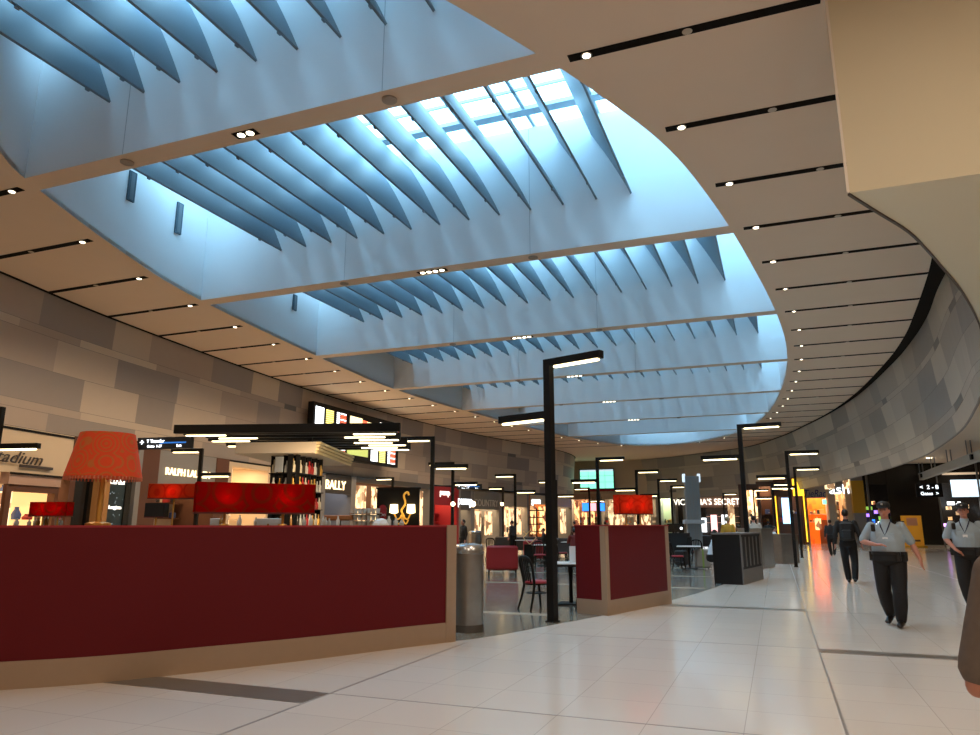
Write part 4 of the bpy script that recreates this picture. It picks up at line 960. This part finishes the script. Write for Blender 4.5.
point_light('shop_light','AREA',(x0+L*.7,60.5,5.4),120,(1,.8,.6),4,sy=2)
x,y = at(918,543.5,0); x,y = x*.86,y*.86-.5
r = empty('floor_sign', (X(913.5,56.5),56.5,0), .15, label='yellow free-standing poster sign in front of the black shop, between the officers', cat='sign')
MB().prism([(-.75,-.2),(.75,-.2),(.75,.2),(-.75,.2)],0,.12).obj('foot', M_wyel, r)
MB().box(-.62,.62,-.06,.06,.12,2.1).obj('panel', mat('sign_yellow',(.75,.36,.03),.5,emit=(1,.42,.03),es=.08), r); MB().box(-.3,.35,-.08,-.06,1.45,1.95).obj('picture', mat('sign_photo',(.6,.3,.2),.5), r); MB().box(-.4,.4,-.08,-.06,.4,.52).obj('caption', M_wbrown, r)
# hanging track with rods, directional sign (right)
a = Vector((*at(915,479,4.75),4.75)); b = Vector((*at(1012,444,4.75),4.75)); d3 = b-a
r = empty('hanging_track', a, label='long pale grey rail hanging from thin rods under the low cream ceiling on the right', cat='hanging rail')
dn = d3.normalized(); side = Vector((0,0,1)).cross(dn).normalized()
m = MB(); q = [Vector((0,0,-.22))-side*.15, Vector((0,0,-.22))+side*.15, Vector((0,0,.22))+side*.15, Vector((0,0,.22))-side*.15]
m.add([*q, *[p+d3 for p in q]], [(0,1,2,3),(7,6,5,4),(0,4,5,1),(1,5,6,2),(2,6,7,3),(3,7,4,0)]); m.obj('rail', M_wpale, r)
for t in (.03,.12,.3,.5,.7,.9):
    p = d3*t; 
    for s in (-1,1): MB().tube([p+side*.1*s, (p.x+side.x*.1*s, p.y+side.y*.1*s, 5.7-a.z)], .03, 6).obj('rod', M_wgrey, r)
for t in (.16,.75): 
    p = d3*t; MB().cbox((p.x-side.x*.0,p.y,p.z),(.5,.34,.25)).obj('fitting', M_black, r)
x,y,z = atd(929,490,46); r = empty('hanging_sign', (x,y,z), .1, label='black hanging direction sign with white glowing symbols above the officers', cat='sign')
MB().box(-.75,.75,-.06,.06,-.45,.4).obj('panel', M_black, r)
for q in (-.5,.45): MB().tube([(q,0,.4),(q,0,1.0)],.03,6).obj('rod', M_black, r)
text('lettering','<  2 - 8',.36,M_txtc,r,(0,-.07,.06)); text('lettering','Gates  >',.3,M_txtc,r,(0,-.07,-.32))
for px,py in ((918,464),(929,458),(955,465),(966,471),(957,461)):
    x,y = at(px,py,5.69); r = empty('downlight', (x,y,5.7), label='small round white downlight in the low cream ceiling on the right', cat='ceiling light', group='downlights in the low ceiling')
    MB().lathe([(.16,-.02),(.16,0)],14).obj('disc', M_lamp, r)
    point_light('downlight_spot','SPOT',(x,y,5.6),150,(1,.82,.6),.06,spot=2.4)
# blue screens and green wall screen
r = empty('wall_screen', (*[atY(595,480,78)[0],78.9],6.45), label='large green glowing video wall on the far end wall', cat='screen')
MB().box(-1.95,1.95,-.05,.1,-1.12,1.12).obj('frame', M_black, r); MB().box(-1.85,1.85,-.09,-.05,-1.02,1.02).obj('picture', M_screeng, r)
for i in range(1,3): MB().box(-1.85,1.85,-.1,-.09,-1.02+.68*i-.015,-1.02+.68*i+.015).obj('grid_line', mat('grid_dk',(.05,.2,.15),.5), r)
for i in range(1,4): MB().box(-1.85+.925*i-.015,-1.85+.925*i+.015,-.1,-.09,-1.02,1.02).obj('grid_line', MATS['grid_dk'], r)
MB().box(-1.85,1.85,-.1,-.091,.82,1.02).obj('header', mat('header_grey',(.4,.5,.55),.5,emit=(.5,.65,.75),es=.9), r)
MB().box(-1.9,1.9,-.1,.1,-1.35,-1.13).obj('red_ledge', M_redup, r)
for i,(px,m_) in enumerate(((585.5,M_screenb),(593,mat('screen_rose',(.8,.4,.5),.4,emit=(1,.35,.4),es=1.6)),(601.5,M_screenb))):
    x,z = atY(px,507,72); r = empty('monitor', (x,72,z), label='hanging %s monitor far away below the green video wall, %s' % (('glowing blue','glowing pink','glowing blue')[i], ('left one','middle one','right one')[i]), cat='monitor')
    MB().box(-.36,.36,0,.1,-.42,.42).obj('case', M_black, r); MB().box(-.32,.32,-.02,0,-.38,.38).obj('picture', m_, r); MB().tube([(0,.05,.42),(0,.05,4.27-z)],.02,6).obj('rod', M_black, r)

# departure board on the left wall
XB = -22.0
def by(px, py): 
    d = ray(px,py); t = XB/d[0]; return t*d[1], CZ+t*d[2]
y0, zt0 = by(314,402); y1, zt1 = by(399,423); _, zb1 = by(399,468)
zt = (zt0+zt1)/2; zb = zb1; L = y1-y0
r = empty('departure_board', (XB,y0,zb), PI/2, label='large black departure board with columns of white, yellow and red text on the left wall', cat='screen')
H = zt-zb
MB().box(0,L,0,.35,0,H).obj('case', M_black, r)
def brd(a,b,c,d_,m_,nm): MB().box(L*a,L*b,-.02,0,H*c,H*d_).obj(nm, m_, r)
for j,(z0,z1) in enumerate(((.52,.92),(.06,.44))):
    off = [0.02,.02][j]
    for base in ((0.0,.72) if j == 0 else (0,.62)):
        brd(base+.02,base+.10,z0,z1,M_screenw,'white_column')
        n_=10
        for i in range(n_):
            a = z0+(z1-z0)*i/n_; b = a+(z1-z0)/n_*.6
            brd(base+.125,base+.20,a,b,M_screeny,'text_row'); brd(base+.235,base+.265,a,b,M_screenw,'text_row')
            if i % 3: brd(base+.275,min(.985,base+.335),a,b,M_screenr,'text_row')
            else: brd(base+.275,min(.985,base+.335),a,b,M_screenw,'text_row')
            if base+.37 < 1 and j == 0 and base == 0: pass
    if j == 0: brd(.38,.52,z0,z1-.02,M_screenc,'advert'); brd(.52,.58,z0,z1-.05,M_screenr,'advert'); brd(.58,.68,z0,z1-.06,M_screenc,'advert')
    else: brd(.36,.60,z0+.06,z1+.04,M_screenl,'advert')
# hanging direction signs on the left
for (pa_,pb_,D0,D1,lab) in (((138,438),(192,438),25,24.5,'black hanging direction sign with white arrow and lettering, left of the bar canopy'),((457,484),(482,484),45,45,'small dark hanging direction sign far off, in front of the left shops')):
    a = Vector(atd(*pa_,D0)); b = Vector(atd(*pb_,D1)); L = (b-a).length; an = math.atan2(b.y-a.y,b.x-a.x); H = (12/737*D0) if D0 < 40 else 5.5/737*45
    r = empty('hanging_sign', (a.x,a.y,a.z-H), an, label=lab, cat='sign')
    MB().box(0,L,0,.12,0,H).obj('panel', mat('sign_navy',(.008,.012,.02),.4), r)
    MB().box(L*.42,L*.9,-.012,0,H*.46,H*.58).obj('blue_band', mat('band_blue',(.02,.1,.4),.4,emit=(.02,.2,.7),es=.6), r)
    text('arrow','+',H*.75,M_txtc,r,(L*.09,-.02,H*.35)); text('lettering','T Transfer',H*.40,M_txtc,r,(L*.34,-.02,H*.55)); text('lettering','Gates  1-37',H*.3,M_txtc,r,(L*.33,-.02,H*.15)); text('lettering','Exit',H*.3,M_txtc,r,(L*.78,-.02,H*.15))
    for q in (.2,.8): MB().tube([(L*q,.06,H),(L*q,.06,ZC-a.z+H if D0<0 else H+.0+.02)],.02,6)
    MB().box(-2.2 if D0 < 40 else -1.5,0,.03,.09,H*.6,H*.75).obj('bracket', M_black, r)
print('shops done')

# ------------------------------------------------------------ people
def V3(*a): return Vector(a)
def person(loc, rz, lab, J=None, top=M_dkcloth, bottom=M_trou, cap=None, hair=M_hair, h=1.8, fat=1.0, short_sleeve=False, vox=.0115, extras=None, seated=False, yaw=0, wide=1.0, leg=1.0):
    k = h/1.8
    j = dict(an_l=(.11,0,.08), kn_l=(.11,-.01,.50), hip_l=(.10,0,.93), an_r=(-.11,0,.08), kn_r=(-.11,-.01,.50), hip_r=(-.10,0,.93),
             pel=(0,0,.97), waist=(0,-.005,1.12), chest=(0,0,1.32), sh_l=(.185,.01,1.45), sh_r=(-.185,.01,1.45), el_l=(.255,.03,1.18), el_r=(-.255,.03,1.18),
             wr_l=(.275,-.03,.93), wr_r=(-.275,-.03,.93), neck=(0,.005,1.50), head=(0,-.015,1.665), toe_l=None, toe_r=None, hd_l=None, hd_r=None)
    if J: j.update(J)
    j = {a: (Vector(b) if b is not None else None) for a, b in j.items()}
    r = empty('person', (loc[0],loc[1],0), rz, label=lab, cat='person'); r.scale = (k,k,k)
    def toe(s):
        t = j['toe_'+s]
        return t if t is not None else j['an_'+s]+V3(0,-.17,-.045)
    b = MB()
    # torso
    tor = [(j['pel']+V3(0,0,-.09),(.13*wide,.10)),(j['pel'],(.165*wide,.12*fat)),(j['waist'],(.155*wide*1.04,.115*fat)),((j['waist']+j['chest'])/2,(.165*wide,.12*fat)),(j['chest'],(.18*(1+wide)/2,.115*(1+fat)/2)),((j['sh_l']+j['sh_r'])/2+V3(0,0,-.02),(.165,.085)),(j['neck']+V3(0,0,-.005),(.07,.06)),(j['neck']+V3(0,0,.06),(.052,.055))]
    def torso(mb, g):
        vs = []; fs = []; n = 20
        for p, (rx, ry) in tor:
            for i in range(n): a = 2*PI*i/n; vs.append((p.x+(rx+g)*math.cos(a), p.y+(ry+g)*math.sin(a), p.z))
        for q in range(len(tor)-1):
            for i in range(n): i2=(i+1)%n; fs.append((q*n+i,q*n+i2,q*n+n+i2,q*n+n+i))
        fs.append(tuple(range(n-1,-1,-1))); fs.append(tuple((len(tor)-1)*n+i for i in range(n)))
        mb.add(vs, fs)
    torso(b, 0)
    hd = j['head']; Rz = Matrix.Rotation(yaw,3,'Z')
    b.tube([j['neck'], hd+V3(0,.01,-.06)], .052, 12)
    b.ball(hd+V3(0,.008,.02), (.075,.092,.10), 16, rot=Rz); b.ball(hd+Rz@V3(0,-.022,-.055), (.054,.062,.062), 14, rot=Rz)
    b.tube([hd+Rz@V3(0,-.082,.015), hd+Rz@V3(0,-.105,-.025), hd+Rz@V3(0,-.088,-.032)], [.009,.015,.010], 8)
    for s in (-1,1): b.ball(hd+Rz@V3(s*.077,.01,-.005), (.012,.02,.03), 10, rot=Rz)
    def limb(mb, pts, rad, n=14): mb.tube(pts, rad, n); [mb.ball(p, r_ if not isinstance(r_,tuple) else r_[0], 12) for p, r_ in ((pts[0],rad[0]),(pts[-1],rad[-1]))]
    for s in ('l','r'):
        sh, el, wr = j['sh_'+s], j['el_'+s], j['wr_'+s]
        limb(b, [sh, (sh+el)/2, el], [.052,.048,.038]); limb(b, [el, el+(wr-el)*.3, wr], [.038,.042,.026])
        d = (wr-el).normalized()
        if j['hd_'+s] is not None: d = j['hd_'+s].normalized()
        sgn = 1 if s == 'l' else -1
        ax = V3(0,1,0) if abs(d.y) < .8 else V3(0,0,1); sd = (ax-d*ax.dot(d)).normalized(); nn = d.cross(sd)
        pc = wr+d*.05
        b.tube([wr-d*.01, pc, wr+d*.095], [(.024,.018),(.040,.017),(.038,.014)], 12) if False else b.add([tuple(v) for v in [wr+sd*q*.040+nn*e*.019+d*t for t in (0,.05,.095) for q,e in ((-1,-1),(1,-1),(1,1),(-1,1))]], [(0,1,2,3),(8,11,10,9)]+[(t*4+i,t*4+(i+1)%4,t*4+4+(i+1)%4,t*4+4+i) for t in range(2) for i in range(4)])
        for i,(q,ln) in enumerate(((-.030,.062),(-.010,.074),(.010,.080),(.030,.07))):
            p0 = wr+d*.085+sd*q; cur = nn*(.022 if s=='l' else -.022); p1 = p0+d*ln*.5+cur*.3; p2 = p0+d*ln*.85+cur*1.2
            b.tube([p0,p1,p2], [.0105,.0098,.0085], 8)
        tb = wr+d*.025-sd*.03; b.tube([tb, tb+d*.035-sd*.025, tb+d*.065-sd*.028], [.012,.0105,.009], 8)
        hp, kn, an = j['hip_'+s], j['kn_'+s], j['an_'+s]
        limb(b, [hp, (hp+kn)/2, kn], [.085,.075,.055]); limb(b, [kn, kn+(an-kn)*.3, an], [.055,.056,.036])
        b.tube([an+V3(0,.03,-.03), toe(s)], [.035,.03], 10)
    bo = b.obj('body', M_skin, r); remesh(bo, vox, 2)
    # shirt / jacket
    t = MB(); g = .016
    tt = tor[:-1]; vs=[]
    tor_s = tor; tor = [(p,(a*1.0,c)) for p,(a,c) in tor_s[1:-1]]; tor[-1] = (j['neck']+V3(0,0,.0),(.058,.055))
    torso(t, g); tor = tor_s
    for s in ('l','r'):
        sh, el, wr = j['sh_'+s], j['el_'+s], j['wr_'+s]
        if short_sleeve: limb(t, [sh, sh+(el-sh)*.85], [.066,.066])
        else: limb(t, [sh,(sh+el)/2, el], [.072,.066,.056]); limb(t, [el, el+(wr-el)*.92], [.056,.042])
    c = (j['neck']+V3(0,0,.015)); t.lathe([(.066,-.03),(.068,.02),(.062,.03)],16,c)
    to = t.obj('shirt' if short_sleeve else 'jacket', top, r); remesh(to, vox, 2)
    # trousers
    t = MB(); p = j['pel']
    vs=[]
    keep = tor; tor = [(p+V3(0,0,-.10),(.12*wide,.10)),(p+V3(0,0,-.03),(.165*wide,.125*fat)),(p+V3(0,0,.08),(.166*wide,.12*fat))]
    torso(t, .020); tor = keep
    for s in ('l','r'):
        hp, kn, an = j['hip_'+s], j['kn_'+s], j['an_'+s]
        limb(t, [hp,(hp+kn)/2,kn], [.105*leg,.098*leg,.084*leg]); limb(t, [kn,(kn+an)/2,an+(kn-an)*.06], [.084*leg,.082*leg,.072])
    o = t.obj('trousers', bottom, r); remesh(o, vox, 2)
    if not seated or True:
        p = j['pel']+V3(0,0,.085)
        MB().lathe([(.183*wide,0),(.185*wide,.045)],24,(p.x,p.y,p.z-.03),sy=.78*fat/wide).obj('belt', M_shoe, r, smooth=True)
    for s in ('l','r'):
        an = j['an_'+s]; te = toe(s); t = MB()
        d = te-an; t.ball(an+V3(0,.03,-.03),(.045,.06,.045),12); t.tube([an+V3(0,.03,-.03), an+d*.6+V3(0,0,-.01), te], [.045,.046,.038],12); t.ball(te,(.045,.05,.036),12)
        o = t.obj('shoe', M_shoe, r); remesh(o, vox, 2)
    # face
    for s in (-1,1):
        MB().ball(hd+Rz@V3(s*.032,-.079,.012),(.011,.007,.006),8).obj('eye', M_hair, r)
        MB().tube([hd+Rz@V3(s*.018,-.086,.030), hd+Rz@V3(s*.048,-.078,.030)],.004,6).obj('eyebrow', M_hair, r)
    MB().tube([hd+Rz@V3(-.022,-.083,-.058), hd+Rz@V3(0,-.088,-.060), hd+Rz@V3(.022,-.083,-.058)],.005,6).obj('mouth', mat('lips',(.33,.11,.09),.5), r)
    # hair
    t = MB(); t.ball(hd+Rz@V3(0,.022,.032),(.082,.090,.098),16,rot=Rz); ho = t.obj('hair', hair, r, smooth=True)
    if cap:
        m = MB(); c = hd+V3(0,.012,.055)
        m.lathe([(.093,0),(.096,.03),(.090,.06),(.06,.085),(.015,.095)],22,c,sy=1.12)
        m.add([tuple(c+Rz@V3(*q)) for q in [(-.08,-.07,.01),(-.06,-.13,.0),(0,-.165,-.008),(.06,-.13,.0),(.08,-.07,.01),(-.08,-.07,.0),(-.06,-.13,-.01),(0,-.165,-.018),(.06,-.13,-.01),(.08,-.07,.0)]], [(0,1,2,3,4),(9,8,7,6,5),(0,5,6,1),(1,6,7,2),(2,7,8,3),(3,8,9,4)])
        m.obj('cap', cap, r, smooth=True)
        MB().cbox(c+Rz@V3(0,-.108,.045),(.03,.012,.025)).obj('cap_badge', M_steellid, r)
    if extras: extras(r, j)
    return r
def officer_bits(r, j):
    for s in (-1,1):
        sh = j['sh_l'] if s > 0 else j['sh_r']
        MB().rbox(sh.x-.055,sh.x+.055,sh.y-.03,sh.y+.03,sh.z+.05,sh.z+.066,.005).obj('epaulette', M_cap, r)
        c = j['chest']; MB().rbox(c.x+s*.085-.045,c.x+s*.085+.045,c.y-.146,c.y-.132,c.z-.06,c.z+.02,.004).obj('pocket', M_shirt, r)
    sh = j['sh_r']; MB().rbox(sh.x+.02,sh.x+.075,-.15,-.10,sh.z-.09,sh.z+.02,.01).obj('radio', M_shoe, r)
    c = j['chest']
    m = MB(); nk = j['neck']; P_ = [nk+V3(-.07,-.03,.0), nk+V3(-.055,-.10,-.06), c+V3(0,-.15,-.02), nk+V3(.055,-.10,-.06), nk+V3(.07,-.03,.0)]
    m.tube(P_, .010, 6); m.obj('lanyard', M_txtblue if False else mat('lanyard_navy',(.01,.015,.05),.7), r)
    MB().rbox(c.x-.035,c.x+.035,c.y-.168,c.y-.158,c.z-.10,c.z-.045,.003).obj('name_badge', M_badge, r)
    p = j['pel']+V3(0,0,.08)
    for q in ((-.23,-.03),(.225,-.04),(.15,-.15)): MB().rbox(p.x+q[0]-.028,p.x+q[0]+.028,p.y+q[1]-.03,p.y+q[1]+.03,p.z-.12,p.z+.02,.008).obj('belt_pouch', M_shoe, r)
    MB().cbox((p.x,p.y-.155,p.z-.008),(.05,.015,.04)).obj('buckle', M_steel, r)
x,y = at(897,626,0)
fa = math.atan2(-y,-x)+PI/2   # facing the camera
person((x,y), fa-.15, 'officer in pale blue shirt and navy cap walking with one forearm across the waist', h=1.80, fat=1.35, wide=1.30, leg=1.18, short_sleeve=True, top=M_shirt, cap=M_cap, extras=officer_bits, vox=.010,
  J=dict(an_l=(.09,-.15,.09), kn_l=(.11,-.14,.50), an_r=(-.10,.22,.13), kn_r=(-.12,.0,.50), toe_r=(-.12,.06,.05), hip_l=(.11,0,.93), hip_r=(-.11,0,.93),
         sh_l=(.20,.01,1.45), sh_r=(-.20,.01,1.45), el_r=(-.34,-.02,1.21), wr_r=(-.13,-.22,1.17), hd_r=(1,-.1,-.02), el_l=(.32,.05,1.18), wr_l=(.41,-.02,.96), hd_l=(.12,-.1,-1)))
x,y = at(977,613,0)
fa = math.atan2(-y,-x)+PI/2
person((x,y), fa-.1, 'officer in pale blue shirt with white badge, at the right edge behind a sleeve', h=1.83, fat=1.3, wide=1.22, leg=1.15, short_sleeve=True, top=M_shirt, cap=M_cap, extras=officer_bits, vox=.010,
  J=dict(an_l=(.12,.28,.14), kn_l=(.12,.02,.50), toe_l=(.12,.13,.05), an_r=(-.03,-.12,.09), kn_r=(-.10,-.12,.50), sh_l=(.20,.01,1.45), sh_r=(-.20,.01,1.45), el_r=(-.31,0,1.20), wr_r=(-.16,-.20,1.03), hd_r=(.7,-.1,-.5), el_l=(.30,.04,1.18), wr_l=(.33,-.03,.95)))
def backpack(r, j):
    c = j['chest']; b = MB().rbox(c.x-.155,c.x+.155,c.y+.10,c.y+.30,c.z-.30,c.z+.16,.05).obj('backpack', M_dkcloth, r, smooth=True)
    MB().rbox(c.x-.11,c.x+.11,c.y+.29,c.y+.35,c.z-.26,c.z-.03,.03).obj('pocket', M_cap, b, smooth=True)
    for s in (-1,1): MB().tube([c+V3(s*.1,.15,.15),c+V3(s*.1,.0,.17),c+V3(s*.11,-.13,.03),c+V3(s*.12,-.05,-.15)],.02,8).obj('strap', M_cap, r)
x,y = at(852,583,0); fb = math.atan2(y,x)+PI/2
person((x,y), fb, 'person in black clothes with a black backpack walking away', h=1.88, extras=backpack, J=dict(an_l=(.06,-.12,.08),kn_l=(.09,-.10,.50),an_r=(-.08,.14,.11),kn_r=(-.11,.0,.5),el_l=(.27,.04,1.18),el_r=(-.27,.05,1.18),wr_l=(.29,.0,.94),wr_r=(-.3,-.06,.95)))
x,y = at(833,556,0); person((x,y), fb, 'small distant person in black walking towards the orange shop', h=1.75, vox=.02, J=dict(an_l=(.06,-.1,.08),an_r=(-.08,.12,.1)))
# seated helper
def sit(x, y, rz, lab, top, hair=M_hair, lean=0, h=1.75, hz=.0):
    return person((x,y), rz, lab, top=top, hair=hair, h=h, vox=.018, seated=True, J=dict(pel=(0,0,.55+hz),hip_l=(.10,0,.52+hz),hip_r=(-.10,0,.52+hz),kn_l=(.13,-.42,.52+hz),kn_r=(-.13,-.42,.52+hz),an_l=(.13,-.44,.08),an_r=(-.13,-.44,.08),
      waist=(0,-.03+lean*.2,.70+hz),chest=(0,-.05+lean*.7,.90+hz),sh_l=(.185,-.05+lean,1.03+hz),sh_r=(-.185,-.05+lean,1.03+hz),neck=(0,-.055+lean,1.08+hz),head=(0,-.08+lean*1.1,1.245+hz),
      el_l=(.26,-.12+lean,.78+hz),el_r=(-.26,-.12+lean,.78+hz),wr_l=(.16,-.36+lean,.80+hz),wr_r=(-.16,-.36+lean,.80+hz)))
M_wshirt = mat('white_shirt',(.62,.64,.68),.8); M_gshirt = mat('grey_white_hoodie',(.50,.47,.43),.8); M_yel = mat('mustard_jacket',(.55,.30,.03),.8)
x,y = at(757,567,0); person((x,y), fb+.2, 'dark haired person in a pale hoodie seen from behind, right of the tall lamp post', top=M_gshirt, h=1.82, vox=.018)
x,y = at(731,568,0); person((x,y), fb-.4, 'person in a mustard yellow jacket with light hair behind the slatted station', top=M_yel, hair=mat('light_hair',(.35,.27,.17),.7), h=1.78, vox=.018)
x,y = at(742,563,0); sit(x,y, fb+1.0, 'seated person in a pale top between the yellow jacket and the pale hoodie', mat('pale_top',(.45,.42,.38),.8), hz=.15)
x,y = at(716,577,0); sit(x-.1,y, fb-1.2, 'person in a white shirt leaning over, left of the dark slatted station', M_wshirt, lean=-.08)
x,y = at(775,560,0); sit(x,y, fb-1.3, 'person in a white shirt seated between the two steel cabinets', M_wshirt, hz=.1)
x,y = at(575,562,0); sit(x,y, fb+.5, 'seated person in a dark red top behind the tall foreground lamp post', mat('dark_red_top',(.2,.03,.03),.8))
x,y = at(463,562,0); person((x,y), fb+2.5, 'person in dark clothes standing by the far steel bin', h=1.7, vox=.018)
x,y = at(512,556,0); person((x,y), fb+1.5, 'person in dark clothes in front of the cream fashion shop', h=1.7, vox=.018, top=mat('grey_top',(.06,.06,.07),.8))
x,y = at(545,556,0); sit(x,y, fb+2.0, 'person in black seated beyond the gold diamond frame', M_dkcloth)
x,y = at(770,548,0); person((x,y), fb, 'person in dark coat before the brown shop with lit windows', h=1.75, vox=.02)
for i,(px,lab,m_) in enumerate([(606,'distant person in dark clothes under the blue monitors',M_dkcloth),(575,'distant person in a brown jacket near the far food shop',mat('brown_top',(.12,.06,.04),.8))]):
    x,y = at(px,551,0); person((x,y), fb+i, lab, h=1.7, vox=.025, top=m_)
# near passer-by at the right edge (only an arm shows)
x,y,z = atd(1070,600,2.05)
M_sweat = mat('taupe_sweater',(.17,.135,.115),.95,noise=.3,nscale=40)
fa = math.atan2(y,x)+PI/2
person((x,y), fa, 'person in a taupe sweater cut off by the right edge, elbow showing', top=M_sweat, h=1.62, vox=.012, short_sleeve=True,
   J=dict(sh_l=(.185,.0,1.46), el_l=(.275,.05,1.10), wr_l=(.22,-.24,1.08), hd_l=(-.2,-1,0), sh_r=(-.185,0,1.45)))
print('people done')

# ------------------------------------------------------------ light, world, camera
w = bpy.data.worlds.new('World'); sc.world = w; w.use_nodes = True
bg = w.node_tree.nodes['Background']; bg.inputs[0].default_value = (.40,.74,1.0,1); bg.inputs[1].default_value = 6.1
for x, y in ((3,4),(3,-4),(-4,-4),(9,4)):
    point_light('concourse_fill','AREA',(x,y,8.3),200,(1,.80,.60),1.2,sy=1.2)  # unseen fill lamps added over the near concourse
cam = bpy.data.cameras.new('Camera'); cam.sensor_width = 36; cam.lens = F/980*36; cam.clip_end = 300; cam.clip_start = .05
co = bpy.data.objects.new('Camera', cam); COL.objects.link(co); co.location = (0,0,CZ)
co.rotation_euler = (PI/2+PITCH, 0, HEAD); sc.camera = co
sc.view_settings.view_transform = 'Standard'; sc.view_settings.look = 'None'; sc.view_settings.gamma = 1; sc.view_settings.use_curve_mapping = False
sc.view_settings.exposure = 0.35
print('objects', len(bpy.data.objects), 'verts', sum(len(o.data.vertices) for o in bpy.data.objects if o.type == 'MESH'))
